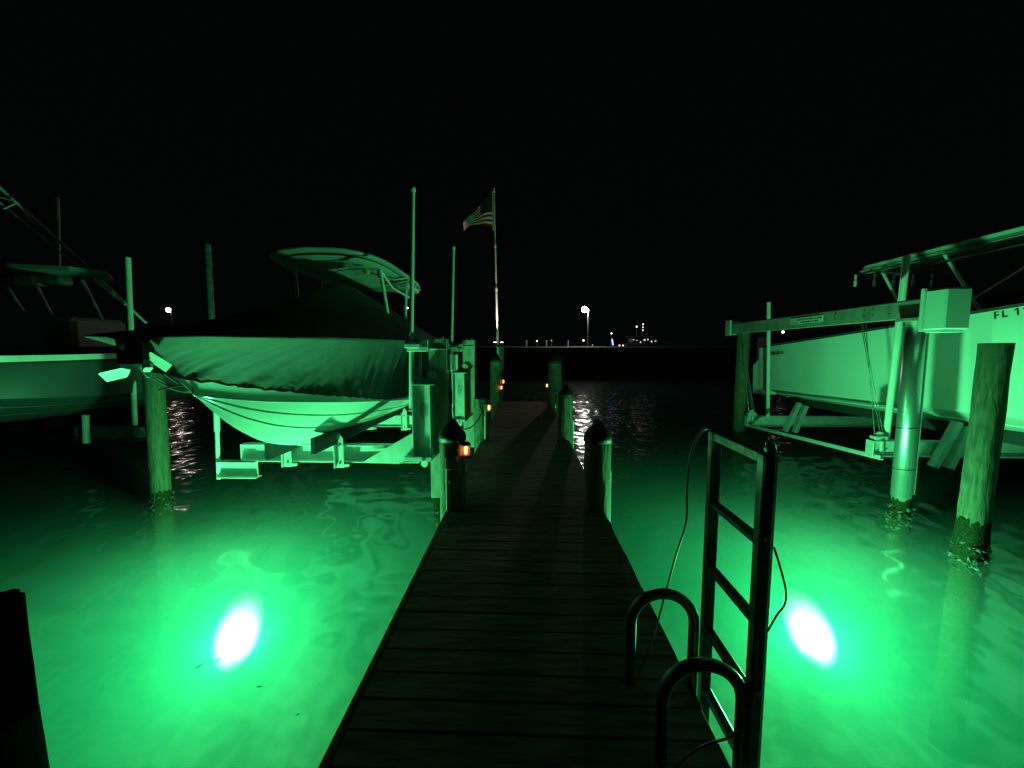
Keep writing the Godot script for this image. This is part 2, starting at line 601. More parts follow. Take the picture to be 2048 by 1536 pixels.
func lantern(p: Vector3, side: float, label: String) -> void:
	# p: centre of the globe; side: direction (x) to the piling it is screwed to
	var t := thing("dock_lantern", label, "lantern", p + Vector3(0, -0.09, 0), "amber cage lanterns on the dock pilings")
	var s := stool()
	lathe(s, [[0.0, 0.085], [0.02, 0.083], [0.046, 0.066], [0.05, 0.05], [0.0, 0.05]], Transform3D(Basis(), p), 14)
	part(t, "lantern_top", s, M.rust)
	s = stool()
	lathe(s, [[0.0, -0.05], [0.048, -0.05], [0.046, -0.062], [0.018, -0.078], [0.0, -0.08]], Transform3D(Basis(), p), 14)
	part(t, "lantern_foot", s, M.rust)
	s = stool()
	lathe(s, [[0.0, -0.045], [0.012, -0.04], [0.017, -0.01], [0.015, 0.025], [0.008, 0.04], [0.0, 0.042]], Transform3D(Basis(), p), 10)
	part(t, "bulb", s, glow(Color(1.0, 0.5, 0.16), 4.0))
	s = stool()
	lathe(s, [[0.030, -0.05], [0.036, -0.02], [0.036, 0.02], [0.030, 0.05]], Transform3D(Basis(), p), 16)
	var g := StandardMaterial3D.new()
	g.transparency = BaseMaterial3D.TRANSPARENCY_ALPHA
	g.albedo_color = Color(1, 0.75, 0.5, 0.12)
	g.roughness = 0.1
	part(t, "glass", s, g)
	for k in 6:
		var a := TAU * k / 6.0
		s = stool()
		var pts := []
		for i in 5:
			var y := lerpf(-0.052, 0.052, i / 4.0)
			var w := a + (0.35 if i % 2 == 1 else -0.05)
			var rr: float = 0.042 + 0.006 * (1.0 - absf(y) / 0.052)
			pts.append(p + Vector3(cos(w) * rr, y, sin(w) * rr))
		tube(s, pts, 0.003, 5)
		part(t, "cage_wire", s, M.rust)
	s = stool()
	bar(s, p + Vector3(side * 0.03, 0.075, 0), p + Vector3(side * 0.085, 0.075, 0), 0.02, 0.014)
	part(t, "bracket", s, M.rust)
	var l := OmniLight3D.new()
	l.name = "lantern_lamp"
	l.light_color = Color(1.0, 0.3, 0.1).linear_to_srgb()
	l.light_energy = 0.014
	l.light_size = 0.02
	l.omni_range = 20.0
	l.omni_attenuation = 2.0
	l.shadow_enabled = true
	l.position = p - t.position
	t.add_child(l)

func make_pilings() -> void:
	var a := piling("dock_piling", "round wooden dock piling with black cone cap, junction box and conduit", -0.712, -3.68, 0.124, 1.47, 1, M.pile, true, Vector3.ZERO, 0, 0.3, "capped dock pilings")
	var s := stool()
	var q := at(903, 927, "z", -3.545)
	box(s, Vector3(q.x - 0.058, q.y - 0.06, -3.60), Vector3(q.x + 0.058, q.y + 0.06, -3.535), 0.006)
	var jb := part(a, "junction_box", s, mat(Color(0.16, 0.16, 0.16), 0.6))
	for e in [[-0.045, 0.05], [0.045, 0.05], [-0.045, -0.05], [0.045, -0.05]]:
		s = stool()
		lathe(s, [[0.0, 0.004], [0.005, 0.003], [0.006, 0.0]], Transform3D(Basis(Vector3.RIGHT, Vector3.BACK, Vector3.DOWN), Vector3(q.x + e[0], q.y + e[1], -3.535)), 8)
		part(jb, "screw", s, M.steel)
	for e in [[-0.047, 0.011, M.pvc], [-0.012, 0.017, M.alu_dark], [0.022, 0.014, M.alu_dark]]:
		s = stool()
		tube(s, [Vector3(q.x + e[0], q.y - 0.06, -3.555), Vector3(q.x + e[0], q.y - 0.2, -3.555), Vector3(q.x + e[0], DECK + 0.004, -3.553)], e[1], 10)
		tube(s, [Vector3(q.x + e[0], q.y - 0.16, -3.555), Vector3(q.x + e[0], q.y - 0.19, -3.555)], e[1] * 1.3, 10)
		part(a, "conduit", s, e[2])
	piling("dock_piling", "capped dock piling alone on the ladder side, first past the swim ladder", 0.70, -3.68, 0.124, 1.47, 2, M.pile, true, Vector3.ZERO, 0, 0.3, "capped dock pilings")
	var b := piling("dock_piling", "flat topped dock piling holding a lantern beside the far lift carriage", -0.76, -6.5, 0.125, 1.50, 3, M.pile, false, Vector3.ZERO, 0, 0.3)
	s = stool()
	box(s, Vector3(-0.70, 1.30, -6.42), Vector3(-0.635, 1.42, -6.36), 0.005)
	part(b, "outlet_box", s, M.alu_dark)
	s = stool()
	tube(s, [Vector3(-0.675, 1.30, -6.385), Vector3(-0.675, DECK + 0.004, -6.385)], 0.014, 8)
	part(b, "conduit", s, M.alu)
	piling("dock_piling", "short capped dock piling between the ladder side piling and the end of the dock", 0.70, -6.60, 0.124, 1.55, 4, M.pile_green, true, Vector3.ZERO, 0, 0.3, "capped dock pilings")
	piling("dock_piling", "tall capped dock piling at the foot of the flagpole", -0.834, -10.75, 0.155, 2.05, 5, M.pile, true, Vector3.ZERO, 0, 0.3, "capped dock pilings")
	var c := piling("dock_piling", "thick tall capped dock piling with a hose tap, opposite the flagpole", 0.805, -10.6, 0.195, 2.0, 6, M.pile_green, true, Vector3.ZERO, 0, 0.3, "capped dock pilings")
	s = stool()
	var tp := at(1112, 785, "z", -10.40)
	tube(s, [Vector3(tp.x, DECK, tp.z), Vector3(tp.x, tp.y, tp.z), Vector3(tp.x, tp.y, tp.z + 0.08)], 0.02, 8)
	lathe(s, [[0.0, 0.05], [0.05, 0.05], [0.05, 0.035], [0.012, 0.03], [0.012, 0.0]], Transform3D(Basis(), Vector3(tp.x, tp.y, tp.z + 0.05)), 10)
	part(c, "hose_tap", s, M.steel)
	piling("dock_piling", "slim bare piling standing behind the flagpole", -0.77, -12.05, 0.10, 2.45, 7, M.pile, false, Vector3.ZERO, 0, 0.3)
	# lanterns
	lantern(at(932, 900, "z", -3.63), -1.0, "amber cage lantern on the piling with the junction box")
	lantern(at(978, 815, "z", -6.42), -1.0, "amber cage lantern on the flat topped dock piling")
	lantern(at(1007, 763, "z", -10.75), -1.0, "upper amber cage lantern of two on the flagpole piling")
	lantern(at(1003, 775, "z", -10.60), -1.0, "lower amber cage lantern of two on the flagpole piling")
	lantern(at(1094, 771, "z", -10.55), 1.0, "amber cage lantern on the thick piling with the hose tap")
	# free standing pilings
	piling("mooring_piling", "weathered bare piling with oysters, in front of the white hull", 5.03, -4.35, 0.122, 2.39, 11, M.pile_green, false, Vector3(0.022, 0, 0), 90, 0.42)
	piling("mooring_piling", "slender piling carrying the far end of the lift beam", 5.44, -9.85, 0.135, 2.80, 12, M.pile_green, false, Vector3.ZERO, 40, 0.3)
	piling("mooring_piling", "bare wooden piling between the covered boat and the neighbouring boat", -5.49, -5.45, 0.122, 1.98, 13, M.pile_dark, false, Vector3(0.012, 0, 0), 40, 0.22)
	piling("mooring_piling", "cut off piling coloured black as an unlit silhouette at the near end of the covered boat's slip", -1.885, -1.21, 0.09, 1.415, 14, M.unlit_black, false, Vector3(-0.01, 0, 0), 0, 0.0)
	piling("lift_piling", "lit wooden piling behind the near lift track", -1.14, -5.20, 0.125, 2.3, 15, M.pile_green, false, Vector3.ZERO, 40, 0.36)
	piling("lift_piling", "wooden piling behind the far lift track", -1.18, -7.95, 0.125, 2.35, 16, M.pile_green, false, Vector3.ZERO, 20, 0.36)
	# sleeved piling on the right
	var t := thing("sleeved_piling", "shiny metal sleeved piling with oysters under the lift beam", "piling", Vector3(5.2, -2.4, -5.35))
	s = stool()
	post_shape(s, 5.2, -5.35, 0.098, -2.4, 0.45, Vector3.ZERO, 17)
	part(t, "post", s, M.pile)
	s = stool()
	lathe(s, [[0.098, 0.30], [0.108, 0.30], [0.108, 2.74], [0.0, 2.74]], Transform3D(Basis(), Vector3(5.2, 0, -5.35)), 28)
	part(t, "sleeve", s, M.galv)
	for y in [1.27, 0.70]:
		s = stool()
		var ring := []
		for k in 25: ring.append(Vector3(5.2 + cos(TAU * k / 24.0) * 0.11, y + 0.012 * sin(TAU * k / 24.0 + 1.0), -5.35 + sin(TAU * k / 24.0) * 0.11))
		tube(s, ring, 0.004, 5, false)
		part(t, "band", s, M.black)
	s = stool()
	tube(s, [Vector3(5.315, 0.35, -5.30), Vector3(5.315, 2.2, -5.30), Vector3(5.315, 2.7, -5.30)], 0.016, 8)
	part(t, "conduit", s, M.pvc)
	s = stool()
	crust(s, 5.2, -5.35, 0.104, Vector3.ZERO, 0.27, 18)
	part(t, "algae_crust", s, M.algae)
	s = stool()
	oysters(s, 5.2, -5.35, 0.115, Vector3.ZERO, 80, 19)
	part(t, "oyster_cluster", s, M.oyster).set_meta("kind", "stuff")
	# white bumper strips outside the ladder side of the dock
	for e in [[3.80, 0.30, 1.12, "white bumper strip behind the capped piling past the swim ladder"], [6.75, 0.30, 1.08, "white bumper strip behind the short capped piling"]]:
		s = stool()
		box(s, Vector3(0.835, e[1], -e[0] - 0.03), Vector3(0.86, e[2], -e[0] + 0.03), 0.006)
		solo("bumper_strip", s, M.pvc, e[3], "bumper", "white bumper strips")

# ------------------------------------------------------------------ lift of the covered boat

func ibeam(s: SurfaceTool, a: Vector3, b: Vector3, w: float, h: float, up: Vector3, tf := 0.012, tw := 0.009) -> void:
	bar(s, a + up * (h / 2 - tf / 2), b + up * (h / 2 - tf / 2), w, tf, up, 0.003)
	bar(s, a - up * (h / 2 - tf / 2), b - up * (h / 2 - tf / 2), w, tf, up, 0.003)
	bar(s, a, b, tw, h - 2 * tf, up, 0.001)

func disc(s: SurfaceTool, c: Vector3, r: float, depth: float, axis: Vector3, sides := 20) -> void:
	var y := axis.normalized()
	var x := y.cross(Vector3.UP if absf(y.y) < 0.9 else Vector3.RIGHT).normalized()
	lathe(s, [[0.0, depth / 2], [r * 0.94, depth / 2], [r, depth / 2 - 0.003], [r, -depth / 2 + 0.003], [r * 0.94, -depth / 2], [0.0, -depth / 2]], Transform3D(Basis(x, y, x.cross(y)), c), sides, false)

func crescent(s: SurfaceTool, c: Vector3, rx: float, ry: float, a0: float, a1: float, w: float, depth: float) -> void:
	var outer := []
	var inner := []
	for i in 13:
		var f := i / 12.0
		var a := lerpf(a0, a1, f)
		var k := w * sin(f * PI) + 0.001
		outer.append(c + Vector3(cos(a) * rx, sin(a) * ry, 0))
		inner.append(c + Vector3(cos(a) * (rx - k), sin(a) * (ry - k), 0))
	inner.reverse()
	slab(s, outer + inner, Vector3(0, 0, depth))

func lift_unit(t: Node3D, z0: float, near: bool) -> void:
	var x0 := -1.445
	var x1 := -1.205
	var s := stool()
	var top := 2.465 if near else 2.53
	# fixed track
	ibeam(s, Vector3(-1.14, 0.34, z0 - 0.065), Vector3(-1.14, top, z0 - 0.065), 0.236, 0.13, Vector3.BACK, 0.013, 0.01)
	var track := part(t, "track", s, M.alu_stained)
	s = stool()
	box(s, Vector3(-1.268, top - 0.14, z0 + 0.002), Vector3(-1.012, top - 0.125, z0 + 0.02), 0.003)
	part(track, "track_cap", s, M.alu)
	for e in [[-1.19, 0.0], [-1.08, 0.0]]:
		s = stool()
		lathe(s, [[0.0, top + 0.03], [0.014, top + 0.028], [0.016, top], [0.0, top]], Transform3D(Basis(), Vector3(e[0], 0, z0 - 0.03)), 8)
		part(track, "cap_bolt", s, M.alu)
	# carriage
	s = stool()
	var zc := z0 + 0.06
	ibeam(s, Vector3((x0 + x1) / 2, 0.96, zc + 0.05), Vector3((x0 + x1) / 2, 1.87, zc + 0.05), 0.12, x1 - x0, Vector3.RIGHT, 0.013, 0.01)
	var carr := part(t, "carriage", s, M.alu)
	s = stool()
	slab(s, [Vector3(x0 + 0.005, 1.872, zc + 0.115), Vector3(x1 + 0.05, 1.872, zc + 0.115), Vector3(x1 + 0.05, 1.885, zc + 0.115), Vector3(x0 + 0.005, 1.885, zc + 0.115)], Vector3(0, 0, -0.2))
	slab(s, [Vector3(x0 + 0.005, 1.885, zc - 0.07), Vector3(x1 + 0.05, 1.885, zc - 0.07), Vector3(x1 + 0.05, 1.945, zc - 0.07), Vector3(x0 + 0.035, 1.945, zc - 0.07)], Vector3(0, 0, -0.012))
	part(carr, "top_plate", s, M.alu)
	s = stool()
	disc(s, Vector3(-1.195, 1.995, z0 + 0.03), 0.082, 0.02, Vector3.BACK, 24)
	disc(s, Vector3(-1.195, 1.80, z0 + 0.03), 0.075, 0.02, Vector3.BACK, 24)
	part(carr, "roller_bracket", s, M.alu_stained)
	s = stool()
	disc(s, Vector3(-1.195, 1.995, z0 + 0.055), 0.05, 0.03, Vector3.BACK, 20)
	part(carr, "roller", s, M.white)
	s = stool()
	disc(s, Vector3(-1.195, 1.995, z0 + 0.074), 0.016, 0.012, Vector3.BACK, 8)
	part(carr, "bolt", s, M.alu_dark)
	# printed oval mark and column of small print on the carriage web
	s = stool()
	var mc := Vector3((x0 + x1) / 2 + 0.008, 1.545, zc + 0.057)
	crescent(s, mc, 0.034, 0.095, 0.35, 2.9, 0.017, 0.0015)
	crescent(s, mc, 0.034, 0.095, 2.2, 5.4, 0.014, 0.0013)
	crescent(s, mc, 0.034, 0.095, 5.2, 6.9, 0.010, 0.0011)
	rng.seed = 77
	for i in 5:
		var y := mc.y + 0.052 - i * 0.026
		box(s, Vector3(mc.x - 0.014, y - 0.006, mc.z), Vector3(mc.x + 0.010, y + 0.005, mc.z + 0.001), 0.0)
	for i in 8:
		var y := mc.y + 0.085 - i * 0.0225
		box(s, Vector3(mc.x + 0.046, y - 0.007 * rng.randf_range(0.5, 1.0), mc.z), Vector3(mc.x + 0.056, y + 0.007, mc.z + 0.001), 0.0)
	part(carr, "printed_mark", s, M.alu_dark)
	# bottom plate, lug and gusset
	s = stool()
	box(s, Vector3(x0 - 0.11, 0.90, zc - 0.06), Vector3(x1 + 0.012, 0.955, zc + 0.15), 0.004)
	part(carr, "bottom_plate", s, M.alu)
	s = stool()
	disc(s, Vector3(-1.30, 0.925, zc + 0.153), 0.018, 0.012, Vector3.BACK, 8)
	part(carr, "bolt", s, M.alu_dark)
	s = stool()
	disc(s, Vector3(-1.298, 0.855, zc + 0.09), 0.045, 0.03, Vector3.BACK, 18)
	part(carr, "lug", s, M.white)
	s = stool()
	var zg := zc + 0.005
	slab(s, [Vector3(x0, 1.255, zg), Vector3(x0, 0.957, zg), Vector3(-1.55, 0.895, zg), Vector3(-1.66, 0.825, zg), Vector3(-2.16, 0.835, zg), Vector3(-1.83, 1.03, zg)], Vector3(0, 0, 0.012))
	part(carr, "gusset", s, M.alu)
	# cantilever beam under the boat
	s = stool()
	var ye := 0.944 if near else 0.88
	ibeam(s, Vector3(-3.81, ye, z0 - 0.02), Vector3(-1.40, ye, z0 - 0.02), 0.13, 0.236, Vector3.UP, 0.013, 0.01)
	box(s, Vector3(-3.82, ye - 0.1175, z0 - 0.085), Vector3(-3.808, ye + 0.1175, z0 + 0.045), 0.003)
	var beam := part(t, "cantilever_beam", s, M.alu)
	s = stool()
	ibeam(s, Vector3(-4.15, ye - 0.235, z0 - 0.0), Vector3(-3.62, ye - 0.235, z0 - 0.0), 0.13, 0.225, Vector3.UP, 0.013, 0.01)
	part(beam, "beam_end", s, M.alu)
	for e in [[-2.455, 0.765, 1.20], [-3.16, 0.77, 1.08]]:
		s = stool()
		var yy: float = ye - 0.944
		slab(s, [Vector3(e[0] - 0.055, e[1] + yy, z0 + 0.065), Vector3(e[0] + 0.055, e[1] + yy, z0 + 0.065), Vector3(e[0] + 0.055, e[2] - 0.04 + yy, z0 + 0.065), Vector3(e[0] + 0.0, e[2] + 0.03 + yy, z0 + 0.065), Vector3(e[0] - 0.055, e[2] - 0.01 + yy, z0 + 0.065)], Vector3(0, 0, 0.01))
		box(s, Vector3(e[0] - 0.06, e[1] + yy, z0 + 0.062), Vector3(e[0] - 0.048, e[2] - 0.03 + yy, z0 + 0.115), 0.002)
		box(s, Vector3(e[0] + 0.058, e[1] + yy + 0.015, z0 + 0.055), Vector3(e[0] + 0.13, e[1] + yy + 0.05, z0 + 0.09), 0.002)
		var br := part(beam, "bunk_bracket", s, M.alu)
		for y in [0.06, 0.30]:
			s = stool()
			disc(s, Vector3(e[0] + 0.005, e[1] + yy + y, z0 + 0.08), 0.016, 0.014, Vector3.BACK, 6)
			part(beam, "bolt", s, M.alu_dark)
	# guide posts
	s = stool()
	var gy := 0.575 + (0.0 if near else -0.05)
	tube(s, [Vector3(-4.16, gy, z0 + 0.02), Vector3(-4.14, gy + 0.68, z0 + 0.02)], 0.026, 12)
	tube(s, [Vector3(-4.14, gy + 0.66, z0 + 0.02), Vector3(-4.125, 1.75, z0 + 0.02)], 0.036, 12)
	var lowpost := part(t, "guide_post", s, M.pvc)
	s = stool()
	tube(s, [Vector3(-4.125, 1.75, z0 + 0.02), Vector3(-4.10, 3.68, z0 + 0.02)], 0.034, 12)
	part(lowpost, "shaded_post_top", s, M.alu_dark)  # upper guide post, its darker tone stands in for shade from the boat
	s = stool()
	var zp := z0 + 0.02
	tube(s, [Vector3(-1.495, 1.555, zp), Vector3(-1.475, 2.40, zp)], 0.031, 12)
	tube(s, [Vector3(-1.478, 2.36, zp), Vector3(-1.413, 4.34, zp)], 0.027, 12)
	lathe(s, [[0.027, -0.05], [0.034, -0.045], [0.034, 0.0], [0.02, 0.02], [0.0, 0.024]], Transform3D(Basis(), Vector3(-1.413, 4.34, zp)), 12)
	part(t, "guide_post", s, M.pvc)
	s = stool()
	box(s, Vector3(-1.53, 2.30, z0 - 0.01), Vector3(-1.26, 2.365, z0 + 0.055), 0.004)
	box(s, Vector3(-1.34, 2.30, z0 - 0.01), Vector3(-1.26, 2.455, z0 + 0.025), 0.004)
	box(s, Vector3(-1.55, 2.345, z0 + 0.02), Vector3(-1.37, 2.395, z0 + 0.09), 0.004)
	part(t, "pulley_arm", s, M.alu)
	s = stool()
	disc(s, Vector3(-1.42, 2.42, z0 + 0.03), 0.085, 0.03, Vector3.UP, 20)
	disc(s, Vector3(-1.38, 2.44, z0 + 0.02), 0.07, 0.02, Vector3.UP, 20)
	part(t, "pulley", s, M.black)
	for xx in [-1.385, -1.36]:
		s = stool()
		tube(s, [Vector3(xx + 0.02, 2.35, z0 + 0.03), Vector3(xx, 1.94, z0 + 0.03)], 0.006, 6)
		part(t, "cable", s, M.steel)
	s = stool()
	box(s, Vector3(-1.44, 1.945, z0), Vector3(-1.385, 1.99, z0 + 0.05), 0.004)
	box(s, Vector3(-1.33, 1.945, z0 - 0.01), Vector3(-1.29, 2.07, z0 + 0.04), 0.006)
	part(carr, "cable_clamp", s, M.black)
	s = stool()
	bar(s, Vector3(-1.52, 1.53, z0 + 0.05), Vector3(-1.42, 1.535, z0 + 0.05), 0.05, 0.016)
	part(carr, "post_bracket", s, M.alu)
	s = stool()
	bar(s, Vector3(-1.50, 1.73, z0 + 0.05), Vector3(-1.42, 1.735, z0 + 0.05), 0.012, 0.012)
	part(carr, "post_pin", s, M.alu)

func make_left_lift() -> void:
	var t := thing("boat_lift", "aluminium elevator boat lift with two tracks, under the covered boat", "boat lift", Vector3(-1.14, 0.34, -6.3))
	lift_unit(t, -4.97, true)
	lift_unit(t, -7.70, false)
	for x in [-2.50, -3.06]:
		var s := stool()
		bar(s, Vector3(x, 1.185 if x > -2.8 else 1.11, -4.36), Vector3(x - 0.02, 1.16 if x > -2.8 else 1.10, -9.0), 0.055, 0.19)
		part(t, "bunk_board", s, M.carpet)
	# white control box with its door
	var s := stool()
	var a := at(890, 708, "z", -5.10)
	var b := at(903, 742, "z", -5.10)
	box(s, Vector3(a.x, b.y, -5.20), Vector3(b.x, a.y, -5.06), 0.006)
	var cb := part(t, "control_box", s, M.white)
	var c := at(913, 742, "z", -5.10)
	s = stool()
	box(s, Vector3(b.x + 0.004, b.y + 0.012, -5.21), Vector3(c.x, a.y - 0.005, -5.065), 0.006)
	box(s, Vector3(b.x - 0.008, b.y - 0.006, -5.205), Vector3(b.x + 0.003, a.y + 0.008, -5.05), 0.003)
	part(cb, "lid", s, M.pvc)
	s = stool()
	tube(s, [Vector3(b.x - 0.02, b.y, -5.13), Vector3(b.x - 0.015, b.y - 0.4, -5.13), Vector3(b.x - 0.03, 0.9, -5.15)], 0.012, 8)
	part(cb, "conduit", s, M.black)
	# power cord drooping to the flat topped piling
	s = stool()
	tube(s, arc([at(906, 815, "z", -6.0), at(910, 838, "z", -6.05), at(920, 853, "z", -6.1), at(933, 858, "z", -6.15), at(950, 848, "z", -6.25), at(964, 826, "z", -6.36)], 6), 0.011, 6)
	solo("power_cord", s, M.rubber, "black power cord drooping from the lift to the flat topped piling", "cord")

# ------------------------------------------------------------------ boats

# half section of a hull, from the keel out to the sheer
func section(k: float, cw: float, cy: float, sw: float, sy: float, flare: float) -> Array:
	var p := []
	var n := 7
	for i in n + 1: # bottom with two running strakes
		var f := float(i) / n
		var y := lerpf(k, cy, f) - 0.03 * sin(f * PI) * cw
		var w := cw * f
		if i == 3 or i == 5:
			p.append(Vector2(w, y - 0.004))
			p.append(Vector2(w + 0.003, y + 0.009))
		else:
			p.append(Vector2(w, y))
	p.append(Vector2(cw + 0.022 * clampf(cw * 3.0, 0, 1), cy - 0.004)) # chine flat
	p.append(Vector2(cw + 0.026 * clampf(cw * 3.0, 0, 1), cy + 0.012))
	for i in range(1, 9):
		var f := i / 8.0
		var g := lerpf(f, f * f, flare)
		p.append(Vector2(lerpf(cw + 0.026 * clampf(cw * 3.0, 0, 1), sw, g), lerpf(cy + 0.012, sy, f)))
	return p

func hull_rows(x0: float, z0: float, dir: float, len_: float, keel: Array, chine: Array, sheer: Array, flare: Array, n := 70) -> Array:
	var rows := []
	for i in n + 1:
		var f := float(i) / n
		var d := len_ * pow(f, 1.6)
		var k := lut(keel, d)
		var cw := maxf(0.004, lut(chine, d, 1))
		var cy := maxf(k + 0.002, lut(chine, d, 2))
		var sw := maxf(0.01, lut(sheer, d, 1))
		var sy := lut(sheer, d, 2)
		if d < chine[0][0]:
			cw = 0.004
			cy = k + 0.003
		var sec := section(k, cw, cy, sw, sy, lut(flare, d))
		var row := []
		for j in range(sec.size() - 1, -1, -1):
			row.append(Vector3(x0 - sec[j].x, sec[j].y, z0 + dir * d))
		for j in range(1, sec.size()):
			row.append(Vector3(x0 + sec[j].x, sec[j].y, z0 + dir * d))
		rows.append(row)
	return rows

const HULL_GROUPS := [0, 0, 0, 1, 2, 2, 3, 4, 4, 5, 6, 7, 7, 7, 7, 7, 7, 7, 7]

func loft_hull(s: SurfaceTool, rows: Array) -> void: # hard edges at the strakes and the chine
	var n: int = rows[0].size()
	var half := (n - 1) / 2
	for j in n - 1:
		var seg := (half - 1 - j) if j < half else (j - half)
		s.set_smooth_group(HULL_GROUPS[mini(seg, HULL_GROUPS.size() - 1)] + (20 if j < half else 40))
		for i in rows.size() - 1:
			quad(s, rows[i][j], rows[i + 1][j], rows[i + 1][j + 1], rows[i][j + 1])

func close_end(s: SurfaceTool, row: Array) -> void: # transom
	s.set_smooth_group(FLAT)
	var n := row.size()
	for j in n / 2:
		quad(s, row[j], row[j + 1], row[n - 2 - j], row[n - 1 - j])

func make_covered_boat() -> void:
	var x0 := -2.70
	var z0 := -2.58
	var L := 6.8
	var t := thing("covered_boat", "white centre console boat under a grey fitted cover on the elevator lift", "boat", Vector3(x0, 1.1, -6.0))
	var keel := [[0, 2.30], [0.1, 2.235], [0.32, 2.066], [0.49, 1.9], [0.69, 1.718], [0.915, 1.55], [1.25, 1.364], [1.76, 1.206], [2.3, 1.128], [3.2, 1.10], [6.8, 1.10]]
	var chine := [[0.45, 0.004, 1.94], [0.9, 0.19, 1.84], [1.4, 0.42, 1.765], [2.0, 0.62, 1.69], [3.0, 0.78, 1.585], [4.0, 0.88, 1.505], [6.8, 0.95, 1.45]]
	var sheer := [[0, 0.18, 2.40], [0.08, 0.41, 2.405], [0.22, 0.59, 2.405], [0.42, 0.73, 2.41], [0.7, 0.85, 2.415], [1.1, 0.96, 2.42], [1.8, 1.07, 2.425], [2.6, 1.17, 2.43], [4.0, 1.22, 2.43], [6.8, 1.16, 2.42]]
	var flare := [[0, 0.85], [1.5, 0.6], [3.0, 0.25], [6.8, 0.1]]
	var rows := hull_rows(x0, z0, -1.0, L, keel, chine, sheer, flare)
	var s := stool()
	loft_hull(s, rows)
	close_end(s, rows[-1])
	var hull := part(t, "hull", s, M.gel)
	# fitted cover: skirt over the topsides with folds
	var hem := [[0, 2.20], [0.32, 2.09], [1.0, 1.925], [1.7, 1.795], [2.7, 1.64], [4.0, 1.6], [6.8, 1.58]]
	var nf := FastNoiseLite.new()
	nf.seed = 4
	nf.frequency = 1.0
	nf.fractal_octaves = 3
	for side in [1, -1]:
		var crows := []
		var hem_line := []
		var nr := 240
		for i in nr + 1:
			var d := L * pow(float(i) / nr, 1.35)
			var cw := lut(chine, d, 1)
			var cy := maxf(lut(keel, d) + 0.002, lut(chine, d, 2))
			if d < chine[0][0]:
				cw = 0.0
				cy = lut(keel, d)
			var sec := section(lut(keel, d), maxf(cw, 0.004), cy, lut(sheer, d, 1), lut(sheer, d, 2), lut(flare, d))
			var he := lut(hem, d) + 0.010 * nf.get_noise_2d(d * 9.0, 3.0) + 0.006 * sin(d * 41.0 + 3.0 * nf.get_noise_2d(d * 4.0, 9.0))
			var row := []
			var nc := 30
			for j in nc + 1:
				var f := float(j) / nc
				var y := lerpf(lut(sheer, d, 2) + 0.012, he, f)
				var w := 0.0
				for q in range(sec.size() - 1, 0, -1):
					if y <= sec[q].y and y >= sec[q - 1].y and sec[q].y - sec[q - 1].y > 1e-5:
						w = lerpf(sec[q - 1].x, sec[q].x, (y - sec[q - 1].y) / (sec[q].y - sec[q - 1].y))
						break
					if y > sec[-1].y:
						w = sec[-1].x
						break
				var sk := d * 5.2 + f * 1.1 * sin(d * 2.1) # folds lean with the pull of the hem
				var fold := nf.get_noise_2d(sk * 1.3, f * 0.9)
				var fold2 := nf.get_noise_2d(sk * 3.1 + 20.0, f * 1.6 + 4.0)
				var amp := smoothstep(0.0, 0.3, f) * (1.0 - 0.45 * smoothstep(0.85, 1.0, f))
				var seam: float = 0.009 * exp(-pow((d - 1.05 - 0.05 * f) / 0.016, 2.0)) * (0.7 + 0.5 * sin(f * 60.0))
				var off := 0.024 + amp * (0.022 * fold + 0.011 * fold2 + 0.010 * maxf(0.0, sin(sk * 2.6 + fold * 3.0)) * f) + seam
				var tip := clampf(d / 0.25, 0.0, 1.0)
				row.append(Vector3(x0 + side * (w + maxf(0.006, off) * (0.4 + 0.6 * tip)), y, z0 - d + 0.015 * (1.0 - tip)))
			hem_line.append(row[-1])
			crows.append(row)
		s = stool()
		loft(s, crows)
		part(t, "cover_skirt", s, M.cover)
		s = stool()
		var rr := []
		for i in hem_line.size(): rr.append(0.006 + 0.002 * sin(i * 1.9) * nf.get_noise_1d(i * 0.7))
		tube(s, hem_line, rr, 6)
		part(t, "cover_hem", s, M.dark_cover)
	# cover top, pulled up over the console
	var ridge := [[0, 2.44], [0.7, 2.58], [1.6, 2.82], [2.4, 3.1], [3.0, 3.28], [3.8, 3.26], [4.4, 3.0], [5.2, 2.68], [6.8, 2.5]]
	var trows := []
	for i in 61:
		var d := L * i / 60.0
		var w := lut(sheer, d, 1) + 0.02
		var sy := lut(sheer, d, 2) + 0.012
		var row := []
		for j in 21:
			var f := (j - 10) / 10.0
			var h := pow(1.0 - absf(f), 0.85)
			row.append(Vector3(x0 + f * w, lerpf(sy, lut(ridge, d), h) + 0.02 * nf.get_noise_2d(d * 3.0, f * 4.0) * (1.0 - absf(f)), z0 - d))
		trows.append(row)
	s = stool()
	loft(s, trows)
	part(t, "cover_top", s, M.cover)
	# hard top on pipe frame
	var rows2 := []
	for ring in [[0.86, 0.0, -0.030], [0.985, 0.0, -0.035], [1.0, 0.0, -0.012], [0.985, 0.0, 0.012], [0.9, 0.0, 0.03], [0.5, 0.0, 0.05], [0.0, 0.0, 0.055]]:
		var row := []
		for k in 56:
			var a := TAU * k / 56.0
			var ca := cos(a)
			var sa := sin(a)
			var hx := 0.80 * signf(ca) * pow(absf(ca), 0.42)
			var hz := 1.40 * signf(sa) * pow(absf(sa), 0.5)
			if hz > 0.0: hz *= 1.0 - 0.18 * pow(absf(hx / 0.80), 2.0)
			row.append(Vector3(x0 + hx * ring[0], 3.53 + ring[2] + 0.035 * hz / 1.4 + 0.03 * (1.0 - pow(hx * ring[0] / 0.8, 2.0)), -6.15 + hz * ring[0]))
		rows2.append(row)
	s = stool()
	loft(s, rows2, true)
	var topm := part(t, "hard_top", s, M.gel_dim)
	s = stool()
	var under := []
